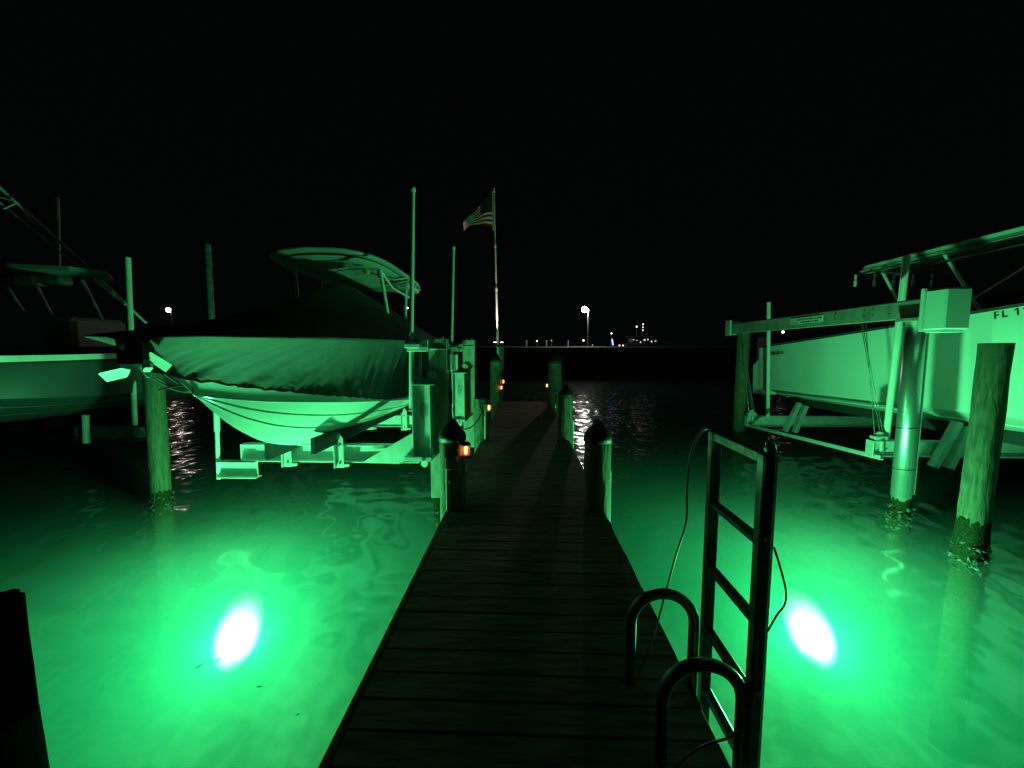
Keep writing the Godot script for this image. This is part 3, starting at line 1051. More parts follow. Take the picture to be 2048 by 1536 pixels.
	for ring in [[0.86, 0.0], [0.80, -0.045], [0.45, -0.02], [0.0, -0.01]]:
		var row := []
		for k in 56:
			var a := TAU * k / 56.0
			var hx := 0.80 * signf(cos(a)) * pow(absf(cos(a)), 0.42)
			var hz := 1.40 * signf(sin(a)) * pow(absf(sin(a)), 0.5)
			if hz > 0.0: hz *= 1.0 - 0.18 * pow(absf(hx / 0.80), 2.0)
			row.append(Vector3(x0 + hx * ring[0], 3.50 + ring[1] + 0.035 * hz / 1.4, -6.15 + hz * ring[0]))
		under.append(row)
	loft(s, under, true)
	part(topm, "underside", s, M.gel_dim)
	for e in [[0.62, -5.55, 0.72, -5.75], [0.62, -6.75, 0.6, -6.6], [-0.62, -5.55, -0.72, -5.75], [-0.62, -6.75, -0.6, -6.6]]:
		s = stool()
		tube(s, [Vector3(x0 + e[0], 3.46, e[1]), Vector3(x0 + e[2], 2.3, e[3])], 0.024, 10)
		part(t, "top_frame_pipe", s, M.white)
	for e in [[[0.78, 3.50, -6.35], [0.55, 3.36, -5.9]], [[0.62, 3.44, -5.6], [0.60, 3.30, -6.1]], [[0.60, 3.30, -6.1], [0.66, 3.24, -6.9]], [[0.2, 3.42, -7.0], [0.66, 3.30, -6.9]]]:
		s = stool()
		tube(s, [Vector3(x0 + e[0][0], e[0][1], e[0][2]), Vector3(x0 + e[1][0], e[1][1], e[1][2])], 0.017, 8)
		part(t, "brace_pipe", s, M.white)
	s = stool()
	tube(s, [Vector3(x0 + 0.76, 3.49, -6.35), Vector3(x0 + 0.52, 3.33, -5.85)], 0.03, 8)
	part(t, "cover_strap", s, M.black)
	for e in [[0.77, 3.49, -6.38], [0.70, 3.45, -7.2], [0.5, 3.40, -5.35], [0.62, 3.28, -6.95]]:
		s = stool()
		box(s, Vector3(x0 + e[0] - 0.035, e[1] - 0.035, e[2] - 0.04), Vector3(x0 + e[0] + 0.035, e[1] + 0.03, e[2] + 0.05), 0.01)
		part(t, "strap_clip", s, M.yellow).set_meta("label", "yellow strap clip")
	s = stool()
	box(s, Vector3(x0 + 0.42, 3.36, -7.2), Vector3(x0 + 0.72, 3.46, -6.5), 0.03)
	part(t, "electronics_box", s, M.gel_dim)
	# outboard behind, under the cover tail
	s = stool()
	box(s, Vector3(x0 - 0.25, 1.7, -10.0), Vector3(x0 + 0.25, 2.55, -9.42), 0.1)
	box(s, Vector3(x0 - 0.1, 0.75, -9.9), Vector3(x0 + 0.1, 1.75, -9.55), 0.04)
	part(t, "outboard_motor", s, M.black)
	# hull fittings
	for e in [[462, 808], [712, 800]]:
		s = stool()
		var z := -3.42 if e[0] < 500 else -5.0
		var q := at(e[0], e[1], "z", z)
		lathe(s, [[0.0, 0.012], [0.018, 0.01], [0.024, 0.0], [0.024, -0.03]], Transform3D(Basis(Quaternion(Vector3.UP, Vector3(0.75, -0.35, 0.5).normalized())), q), 12)
		part(hull, "drain_fitting", s, M.steel)
	# bow roller, anchor and tie lines
	s = stool()
	box(s, Vector3(x0 - 0.075, 2.35, -2.80), Vector3(x0 + 0.075, 2.43, -2.50), 0.02)
	box(s, Vector3(x0 - 0.09, 2.18, -2.66), Vector3(x0 + 0.09, 2.40, -2.50), 0.04)
	part(t, "bow_roller", s, M.black)
	s = stool()
	var a0 := at(262, 700, "x", x0)
	var a1 := at(300, 752, "x", x0)
	bar(s, a0, a1, 0.02, 0.05, Vector3.BACK)
	bar(s, at(240, 690, "x", x0), a0, 0.018, 0.045)
	var anchor := part(t, "anchor", s, M.alu)
	s = stool()
	slab(s, [at(196, 748, "x", x0 + 0.04), at(214, 764, "x", x0 - 0.08), at(252, 755, "x", x0 - 0.03), at(258, 742, "x", x0 + 0.09), at(240, 738, "x", x0 + 0.12)], Vector3(0.012, 0.006, 0.0))
	slab(s, [at(284, 745, "x", x0 + 0.0), at(296, 747, "x", x0 + 0.0), at(304, 737, "x", x0 + 0.1), at(288, 737, "x", x0 + 0.1)], Vector3(0.012, 0.006, 0.0))
	part(anchor, "fluke", s, M.white)
	s = stool()
	var px := x0 + 0.13
	slab(s, [at(299, 705, "x", px + 0.04), at(297, 722, "x", px - 0.05), at(331, 744, "x", px - 0.05), at(343, 731, "x", px + 0.04)], Vector3(0.012, 0.004, 0.004))
	part(t, "bow_plate", s, M.gel)
	for e in [[[285, 745], [345, 778], [383, 785]], [[312, 755], [350, 775], [392, 786]], [[300, 722], [345, 760], [395, 785]], [[318, 780], [360, 772], [392, 782]]]:
		s = stool()
		var pts := []
		for k in 3: pts.append(at(e[k][0], e[k][1], "x", x0 + 0.02 - 0.03 * k))
		tube(s, arc(pts, 4), 0.006, 6)
		part(t, "bow_line", s, M.rubber)
	s = stool()
	var ring := []
	var rc := at(396, 783, "x", x0 + 0.01)
	for k in 13: ring.append(rc + Vector3(0.006 * sin(k), cos(TAU * k / 12.0) * 0.03, sin(TAU * k / 12.0) * 0.03 + 0.02))
	tube(s, ring, 0.007, 6, false)
	part(hull, "bow_eye", s, M.steel)

func text_part(parent: Node3D, called: String, words: String, size: float, m: Material, T: Transform3D) -> void:
	var tm := TextMesh.new()
	tm.text = words
	var f := SystemFont.new()
	f.font_names = PackedStringArray(["Droid Sans"])
	f.font_weight = 700
	tm.font = f
	tm.font_size = 64
	tm.pixel_size = size / 64.0
	tm.depth = 0.003
	tm.horizontal_alignment = HORIZONTAL_ALIGNMENT_LEFT
	var o := MeshInstance3D.new()
	o.name = called
	o.mesh = tm
	o.material_override = m
	o.transform = Transform3D(T.basis, T.origin - parent.position)
	parent.add_child(o, true)

func make_white_boat() -> void: # on the beam lift, bow towards the shore
	var x0 := 7.50
	var zb := -0.9
	var L := 9.6
	var t := thing("lifted_boat", "white centre console boat with registration letters on the beam lift", "boat", Vector3(x0, 1.0, -6))
	var keel := [[0, 2.9], [0.3, 2.35], [0.7, 1.8], [1.3, 1.35], [2.2, 1.08], [3.5, 0.98], [9.6, 0.96]]
	var chine := [[0.6, 0.004, 1.95], [1.2, 0.35, 1.78], [2.0, 0.75, 1.62], [3.2, 1.05, 1.50], [4.6, 1.17, 1.44], [7.0, 1.22, 1.40], [9.6, 1.20, 1.33]]
	var sheer := [[0, 0.12, 3.2], [0.3, 0.5, 3.17], [0.9, 0.9, 3.12], [1.8, 1.18, 3.03], [3.0, 1.29, 2.94], [4.2, 1.30, 2.87], [6.0, 1.30, 2.70], [7.5, 1.30, 2.57], [9.6, 1.28, 2.40]]
	var flare := [[0, 0.8], [2.5, 0.4], [5.0, 0.1], [9.6, 0.0]]
	var rows := hull_rows(x0, zb, -1.0, L, keel, chine, sheer, flare, 64)
	var s := stool()
	loft_hull(s, rows)
	close_end(s, rows[-1])
	var hull := part(t, "hull", s, M.gel)
	for side in [-1, 1]:
		s = stool()
		var line := []
		for i in 41:
			var d := L * pow(i / 40.0, 1.3)
			line.append(Vector3(x0 + side * (lut(sheer, d, 1) + 0.012), lut(sheer, d, 2) + 0.015, zb - d))
		tube(s, line, 0.026, 8)
		part(t, "rub_rail", s, M.rubber)
		s = stool()
		var line2 := []
		for p in line: line2.append(p + Vector3(side * 0.024, 0.006, 0))
		tube(s, line2, 0.006, 6)
		part(t, "rail_insert", s, M.alu_dark)
	# deck and coaming
	s = stool()
	var drows := []
	for i in 33:
		var d := L * i / 32.0
		var w := lut(sheer, d, 1)
		var y := lut(sheer, d, 2) + 0.03
		drows.append([Vector3(x0 - w, y, zb - d), Vector3(x0 - w * 0.78, y + 0.03, zb - d), Vector3(x0, y + 0.05 - (0.5 if d > 3.0 else 0.0), zb - d), Vector3(x0 + w * 0.78, y + 0.03, zb - d), Vector3(x0 + w, y, zb - d)])
	loft(s, drows)
	part(t, "deck", s, M.dark_cover)
	# stern bracket
	s = stool()
	slab(s, [Vector3(x0 - 1.15, 2.25, -10.5), Vector3(x0 - 1.15, 1.9, -10.95), Vector3(x0 - 1.15, 1.15, -10.9), Vector3(x0 - 1.15, 1.15, -10.5)], Vector3(2.3, 0, 0))
	part(t, "stern_bracket", s, M.gel)
	s = stool()
	box(s, Vector3(x0 - 0.75, 1.9, -11.6), Vector3(x0 - 0.25, 2.8, -10.96), 0.1)
	box(s, Vector3(x0 - 0.6, 0.7, -11.4), Vector3(x0 - 0.4, 1.9, -11.0), 0.04)
	part(t, "outboard_motor", s, M.black)
	# hard top
	s = stool()
	var trows := []
	for i in 25:
		var f := i / 24.0
		var z := lerpf(-8.35, -3.2, f)
		var w := 0.98 * (0.62 + 0.38 * smoothstep(0.0, 0.12, f)) * (1.0 - 0.35 * smoothstep(0.88, 1.0, f))
		var row := []
		for j in 17:
			var a := TAU * j / 16.0
			row.append(Vector3(x0 + cos(a) * w, 3.94 + 0.055 * sin(a) + 0.05 * (1.0 - pow(cos(a), 2.0)) * signf(sin(a)) * (0.4 if sin(a) > 0 else 0.1), z))
		trows.append(row)
	loft(s, trows)
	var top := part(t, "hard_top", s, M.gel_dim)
	for z in [-4.4, -5.35, -6.5, -7.6]:
		s = stool()
		tube(s, [Vector3(x0 - 0.85, 3.86, z), Vector3(x0 - 0.72, 2.75, z + 0.55)], 0.024, 10)
		part(t, "top_frame_pipe", s, M.white)
	for e in [[-0.86, 3.84, -8.1, -3.4], [0.86, 3.84, -8.1, -3.4], [-0.86, 3.72, -6.6, -3.8]]:
		s = stool()
		tube(s, [Vector3(x0 + e[0], e[1], e[2]), Vector3(x0 + e[0], e[1], e[3])], 0.018, 8)
		part(t, "top_rail", s, M.steel)
	s = stool()
	tube(s, [Vector3(x0 - 0.8, 3.0, -6.2), Vector3(x0 - 0.86, 3.7, -5.0)], 0.016, 8)
	part(t, "brace_pipe", s, M.white)
	s = stool()
	tube(s, [Vector3(x0 - 0.9, 3.86, -7.75), Vector3(x0 - 0.82, 3.62, -7.1)], 0.018, 8)
	part(t, "brace_pipe", s, M.steel)
	for i in 5:
		s = stool()
		var p := Vector3(x0 - 0.78 + i * 0.38, 3.86, -8.22)
		tube(s, [p, p + Vector3(0, -0.1, 0)], 0.02, 8)
		tube(s, [p + Vector3(0, -0.12, 0), p + Vector3(0, -0.24, 0)], 0.026, 8)
		part(top, "rod_holder", s, M.white)
	s = stool()
	slab(s, [Vector3(x0 - 0.62, 3.90, -8.3), Vector3(x0 - 0.2, 3.93, -8.62), Vector3(x0 + 0.2, 3.93, -8.62), Vector3(x0 + 0.62, 3.90, -8.3)], Vector3(0, 0.05, 0))
	part(top, "tail_fin", s, M.gel_dim)
	# console inside
	s = stool()
	box(s, Vector3(x0 - 0.5, 2.3, -6.6), Vector3(x0 + 0.5, 3.25, -5.4), 0.08)
	part(t, "console", s, M.dark_cover)
	# registration letters, and the small script near the stern
	var p0 := at(1984, 637, "x", 6.19)
	var p1 := at(2046, 626, "x", 6.19)
	var ex := (p1 - p0).normalized()
	var n := Vector3(-1, 0, 0)
	var ey := n.cross(ex).normalized()
	var along := 0.0
	for ch in [["F", 0.085], ["L", 0.13], ["1", 0.085], ["1", 0.085], ["6", 0.09]]:
		text_part(t, "registration_letter", ch[0], 0.135, M.rubber, Transform3D(Basis(ex, ey, ex.cross(ey)), p0 + ex * along + ey * 0.035 - n * 0.013))
		along += ch[1]
	s = stool()
	var q := at(1534, 712, "x", 6.19)
	var pts := []
	for i in 26:
		var f := i / 25.0
		pts.append(q + Vector3(-0.004, 0.02 + f * 0.06 + 0.035 * sin(f * 26.0) * (1.0 - 0.6 * f) + (0.05 if i == 10 else 0.0), f * 0.62))
	tube(s, pts, 0.011, 5)
	part(t, "stern_script", s, M.rubber)

func make_right_lift() -> void:
	var t := thing("beam_lift", "cable boat lift with overhead beam and white motor box", "boat lift", Vector3(5.25, 0.4, -7.5))
	var s := stool()
	ibeam(s, Vector3(5.30, 2.87, -10.05), Vector3(5.22, 2.87, -5.15), 0.14, 0.245, Vector3.UP, 0.014, 0.01)
	# boxed side that faces the dock
	bar(s, Vector3(5.225, 2.87, -10.0), Vector3(5.145, 2.87, -5.15), 0.008, 0.215)
	var beam := part(t, "top_beam", s, M.alu_stained)
	s = stool()
	box(s, Vector3(5.14, 2.72, -10.12), Vector3(5.48, 3.06, -10.05), 0.006)
	box(s, Vector3(5.12, 2.70, -10.12), Vector3(5.17, 3.08, -9.9), 0.006)
	part(beam, "end_bracket", s, M.alu)
	s = stool()
	var a := at(1583, 634, "x", 5.18)
	var b := at(1648, 631, "x", 5.17)
	slab(s, [Vector3(5.172, 2.815, a.z), Vector3(5.159, 2.815, b.z), Vector3(5.159, 2.93, b.z), Vector3(5.172, 2.93, a.z)], Vector3(-0.004, 0, 0))
	var plate := part(beam, "name_plate", s, M.white)
	plate.set_meta("label", "white plate with two lines of small dark print")
	s = stool()
	rng.seed = 66
	for row in 2:
		var z := a.z + 0.05
		while z < b.z - 0.06:
			var w := rng.randf_range(0.012, 0.04)
			var y := 2.895 - row * 0.048
			var xx := lerpf(5.172, 5.159, (z - a.z) / (b.z - a.z)) - 0.0045
			box(s, Vector3(xx - 0.001, y - 0.015, z), Vector3(xx, y + rng.randf_range(0.008, 0.016), z + w), 0.0)
			z += w + rng.randf_range(0.006, 0.02) + (0.07 if rng.randf() < 0.12 else 0.0)
	part(plate, "small_print", s, M.rubber)
	for z in [-6.65, -6.1, -5.95, -5.7]:
		for y in [2.83, 2.92]:
			s = stool()
			disc(s, Vector3(5.155, y, z), 0.014, 0.016, Vector3.LEFT, 6)
			part(beam, "bolt", s, M.alu_dark)
	s = stool()
	box(s, Vector3(5.06, 2.70, -5.5), Vector3(5.35, 2.745, -5.2), 0.005)
	part(beam, "pile_seat", s, M.alu_stained)
	# motor box
	s = stool()
	box(s, Vector3(4.965, 2.56, -5.03), Vector3(5.27, 3.055, -4.78), 0.02)
	var mb := part(t, "motor_box", s, M.white)
	s = stool()
	box(s, Vector3(4.955, 2.55, -5.075), Vector3(5.28, 3.085, -5.035), 0.006)
	part(mb, "back_plate", s, M.pvc)
	for y in [2.64, 2.98]:
		s = stool()
		disc(s, Vector3(5.0, y, -5.03), 0.016, 0.03, Vector3.BACK, 8)
		part(mb, "latch", s, M.alu_dark)
	s = stool()
	box(s, Vector3(4.985, 2.53, -5.02), Vector3(5.25, 2.556, -4.82), 0.006)
	part(mb, "drip_tray", s, M.pvc)
	# cradle
	var cr := []
	for e in [[-6.15, 0.78], [-9.55, 0.60]]:
		s = stool()
		ibeam(s, Vector3(5.45, e[1], e[0]), Vector3(9.6, e[1], e[0]), 0.13, 0.25, Vector3.UP, 0.013, 0.01)
		box(s, Vector3(5.43, e[1] - 0.13, e[0] - 0.07), Vector3(5.445, e[1] + 0.13, e[0] + 0.07), 0.003)
		box(s, Vector3(5.53, e[1] - 0.13, e[0] + 0.055), Vector3(5.57, e[1] + 0.13, e[0] + 0.09), 0.004)
		cr.append(part(t, "cradle_beam", s, M.alu))
		s = stool()
		box(s, Vector3(5.46, e[1] + 0.128, e[0] - 0.05), Vector3(5.66, e[1] + 0.20, e[0] + 0.05), 0.006)
		disc(s, Vector3(5.56, e[1] + 0.2, e[0]), 0.07, 0.04, Vector3.BACK, 16)
		part(cr[-1], "pulley_block", s, M.alu)
		for dx in [-0.06, 0.03, 0.07]:
			s = stool()
			tube(s, [Vector3(5.26 + dx * 0.6, 2.76, e[0] - (0.15 if dx > 0 else 0.0)), Vector3(5.56 + dx, e[1] + 0.2, e[0])], 0.006, 5)
			part(t, "cable", s, M.steel)
	s = stool()
	bar(s, Vector3(5.48, 0.47, -9.55), Vector3(5.50, 0.64, -6.0), 0.06, 0.02)
	bar(s, Vector3(5.455, 0.50, -9.55), Vector3(5.475, 0.67, -6.0), 0.012, 0.06)
	part(t, "tie_bar", s, M.alu)
	for x in [6.9, 8.1]:
		s = stool()
		bar(s, Vector3(x, 1.06, -10.2), Vector3(x, 1.10, -4.6), 0.06, 0.2)
		part(t, "bunk_board", s, M.carpet)
	for z in [-6.15, -9.55]:
		for e in [[6.32, 0.52, 6.62, 1.22], [6.55, 0.50, 6.78, 1.15]]:
			s = stool()
			var yo := 0.0 if z > -7 else -0.16
			bar(s, Vector3(e[0], e[1] + yo, z + 0.1), Vector3(e[2], e[3] + yo, z + 0.1), 0.09, 0.11, Vector3.BACK)
			part(t, "bunk_bracket", s, M.alu)
	s = stool()
	tube(s, [Vector3(5.93, 0.70, -9.5), Vector3(5.80, 3.47, -9.5)], 0.04, 12)
	part(t, "guide_post", s, M.pvc)
	s = stool()
	tube(s, [Vector3(5.72, 0.90, -6.2), Vector3(5.66, 3.72, -6.05)], 0.045, 12)
	part(t, "guide_post", s, M.pvc)

func make_neighbour() -> void:
	var x0 := -8.75
	var zb := -2.6
	var L := 10.5
	var t := thing("neighbour_boat", "dim sport fishing boat with outriggers beyond the bare piling", "boat", Vector3(x0, 1.1, -8))
	var keel := [[0, 2.1], [0.4, 1.9], [0.9, 1.6], [1.6, 1.35], [2.6, 1.18], [4.0, 1.1], [10.5, 1.08]]
	var chine := [[0.8, 0.004, 1.75], [1.5, 0.45, 1.72], [2.4, 0.9, 1.64], [3.6, 1.25, 1.55], [6, 1.32, 1.5], [10.5, 1.3, 1.48]]
	var sheer := [[0, 0.12, 2.28], [0.4, 0.6, 2.27], [1.0, 1.0, 2.26], [2.0, 1.36, 2.25], [3.2, 1.46, 2.26], [5, 1.48, 2.30], [10.5, 1.42, 2.32]]
	var flare := [[0, 0.8], [3, 0.4], [10.5, 0.1]]
	var rows := hull_rows(x0, zb, -1.0, L, keel, chine, sheer, flare, 50)
	var s := stool()
	loft_hull(s, rows)
	close_end(s, rows[-1])
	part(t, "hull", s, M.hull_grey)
	s = stool()
	var drows := []
	for i in 31:
		var d := L * i / 30.0
		var w := lut(sheer, d, 1)
		var y := lut(sheer, d, 2)
		drows.append([Vector3(x0 - w, y + 0.02, zb - d), Vector3(x0, y + 0.10, zb - d), Vector3(x0 + w, y + 0.02, zb - d)])
	loft(s, drows)
	part(t, "deck", s, M.dark_cover)
	s = stool()
	var line := []
	for i in 41:
		var d := L * pow(i / 40.0, 1.3)
		line.append(Vector3(x0 + lut(sheer, d, 1) + 0.03, lut(sheer, d, 2) - 0.055, zb - d))
	for i in line.size() - 1:
		bar(s, line[i], line[i + 1], 0.02, 0.095)
	part(t, "rub_rail", s, M.gel)
	s = stool()
	var line2 := []
	for p in line: line2.append(p + Vector3(0.008, -0.065, 0))
	tube(s, line2, 0.018, 6)
	part(t, "dark_stripe", s, M.rubber)
	# cabin front, windscreen frame, hard top
	s = stool()
	box(s, Vector3(-9.85, 2.3, -8.6), Vector3(-9.12, 3.0, -7.5), 0.08)
	part(t, "cabin", s, M.gel_dim)
	s = stool()
	slab(s, [Vector3(-10.9, 3.86, -6.6), Vector3(-8.0, 3.72, -6.6), Vector3(-7.75, 3.71, -7.0), Vector3(-8.3, 3.71, -7.6), Vector3(-9.4, 3.74, -8.4), Vector3(-10.9, 3.84, -8.6)], Vector3(0, 0.07, 0))
	part(t, "hard_top", s, mat(Color(0.14, 0.14, 0.14), 0.6))
	for e in [[-10.05, -9.58], [-9.5, -9.05]]:
		s = stool()
		box(s, Vector3(e[0], 3.60, -7.55), Vector3(e[1], 3.80, -7.3), 0.04)
		part(t, "spreader_light_housing", s, M.gel)
	for e in [[[15, 575], [45, 620]], [[75, 575], [102, 628]], [[165, 560], [205, 640]]]:
		s = stool()
		tube(s, [at(e[0][0], e[0][1], "z", -7.4), at(e[1][0], e[1][1], "z", -7.9)], 0.028, 8)
		part(t, "top_frame_pipe", s, M.white)
	# outriggers and antenna
	for e in [[[-60, 325], [0, 375], [60, 430], [170, 530], [292, 645], 0.026], [[-60, 362], [0, 405], [87, 478], [172, 545], [250, 610], 0.015]]:
		s = stool()
		var pts := []
		for k in 5: pts.append(at(e[k][0], e[k][1], "z", -7.1 - 0.12 * k))
		tube(s, pts, e[5], 8)
		part(t, "outrigger", s, M.pvc)
	s = stool()
	tube(s, [at(35, 405, "z", -7.2), at(62, 442, "z", -7.25), at(88, 474, "z", -7.3)], 0.008, 6)
	part(t, "outrigger_line", s, M.pvc)
	s = stool()
	tube(s, [at(35, 405, "z", -7.15), at(8, 418, "z", -7.2)], 0.012, 6)
	tube(s, [at(-10, 393, "z", -7.15), at(30, 402, "z", -7.2)], 0.008, 6)
	part(t, "outrigger_spreader", s, M.pvc)
	s = stool()
	tube(s, [at(117, 545, "z", -8.0), at(117, 470, "z", -8.0), at(115, 395, "z", -8.0)], [0.04, 0.03, 0.028], 8)
	part(t, "antenna", s, M.white)
	# its lift
	t = thing("neighbour_lift", "dim lift with white guide pole beside the neighbouring boat", "boat lift", Vector3(-7.6, 0.6, -7.4))
	s = stool()
	tube(s, [at(270, 850, "z", -7.0), at(264, 700, "z", -7.0), at(256, 515, "z", -7.0)], 0.042, 12)
	part(t, "guide_post", s, M.pvc)
	s = stool()
	ibeam(s, at(150, 866, "z", -7.1), at(300, 866, "z", -7.1), 0.13, 0.26, Vector3.UP)
	part(t, "cradle_beam", s, M.alu_dark)
	s = stool()
	tube(s, [at(173, 886, "z", -7.0), at(171, 830, "z", -7.0)], 0.055, 12)
	part(t, "end_post", s, M.pvc)

# ------------------------------------------------------------------ ladder, rails, cords

func make_ladder() -> void:
	var t := thing("swim_ladder", "raised aluminium dock ladder with flat steps at the dock edge", "ladder", Vector3(0.82, 0.2, -1.5))
	var xl := 0.825
	for e in [[-1.672, 1.955], [-1.315, 1.955]]:
		var s := stool()
		box(s, Vector3(xl - 0.022, 0.15, e[0] - 0.022), Vector3(xl + 0.022, e[1], e[0] + 0.022), 0.006)
		part(t, "rail", s, M.ladder)
	var ys := [1.935, 1.638, 1.345, 1.055, 0.77, 0.48, 0.2]
	for i in ys.size():
		var s := stool()
		if i == 0:
			box(s, Vector3(xl - 0.018, ys[i] - 0.018, -1.65), Vector3(xl + 0.018, ys[i] + 0.018, -1.337), 0.004)
		else:
			box(s, Vector3(xl - 0.02, ys[i] - 0.016, -1.65), Vector3(xl + 0.02, ys[i] + 0.012, -1.337), 0.005)
		part(t, "step", s, M.ladder)
	var s := stool()
	tube(s, [Vector3(xl + 0.028, 0.15, -1.335), Vector3(xl + 0.028, 1.945, -1.335)], 0.02, 14)
	part(t, "pivot_pole", s, M.ladder)
	s = stool()
	lathe(s, [[0.018, 0.0], [0.02, 0.012], [0.014, 0.034], [0.0, 0.04]], Transform3D(Basis(), Vector3(xl + 0.01, 1.955, -1.315)), 12)
	part(t, "end_knob", s, M.steel)
	for y in [1.66, 1.1]:
		s = stool()
		disc(s, Vector3(xl + 0.0, y, -1.289), 0.010, 0.012, Vector3.BACK, 8)
		part(t, "bolt", s, M.steel)
	for e in [[-1.67, 0.462, 0.790, 1.235, "arched metal grab rail on the dock beside the ladder's cord"], [-1.335, 0.487, 0.823, 1.185, "arched metal grab rail on the dock in front of the ladder's pole"]]:
		var g := thing("grab_rail", e[4], "grab rail", Vector3((e[1] + e[2]) / 2, DECK, e[0]), "arched grab rails on the dock")
		s = stool()
		var r: float = (e[2] - e[1]) / 2 - 0.023
		var cx: float = (e[1] + e[2]) / 2
		var pts := [Vector3(cx - r, DECK + 0.004, e[0])]
		var yc: float = e[3] - 0.023 - r
		for k in 17:
			var a := PI - PI * k / 16.0
			pts.append(Vector3(cx + cos(a) * r, yc + sin(a) * r, e[0]))
		pts.append(Vector3(cx + r, DECK - 0.10, e[0]))
		tube(s, pts, 0.023, 14)
		part(g, "rail_tube", s, M.ladder)
	# cords
	s = stool()
	var zc := -1.70
	tube(s, arc([at(1432, 866, "z", -1.69), at(1412, 857, "z", zc), at(1392, 880, "z", zc), at(1379, 920, "z", zc), at(1374, 985, "z", zc), at(1372, 1045, "z", zc), at(1352, 1110, "z", zc), at(1330, 1190, "z", zc), at(1310, 1262, "z", zc), at(1292, 1310, "z", zc), at(1280, 1338, "y", DECK + 0.006)], 5), 0.0045, 6)
	solo("tie_cord", s, M.ladder, "pale thin cord arching from the ladder's far rail down to the boards", "cord")
	s = stool()
	zc = -1.27
	tube(s, arc([at(1548, 1095, "z", zc), at(1556, 1120, "z", zc), at(1566, 1155, "z", zc), at(1572, 1185, "z", zc), at(1569, 1210, "z", zc), at(1554, 1230, "z", zc), at(1536, 1262, "z", zc)], 5), 0.0035, 6)
	solo("tie_cord", s, M.rubber, "dark thin cord bulging out from the ladder's pole over the water", "cord")
	s = stool()
	tube(s, arc([at(1480, 1462, "z", -1.30), at(1450, 1478, "z", -1.30), at(1415, 1488, "z", -1.30), at(1380, 1508, "z", -1.28), at(1345, 1545, "y", DECK + 0.005), at(1335, 1580, "y", DECK + 0.005)], 5), 0.0045, 6)
	solo("tie_cord", s, M.ladder, "short cord slung low from the ladder's foot onto the boards", "cord")

# ------------------------------------------------------------------ flag, far shore

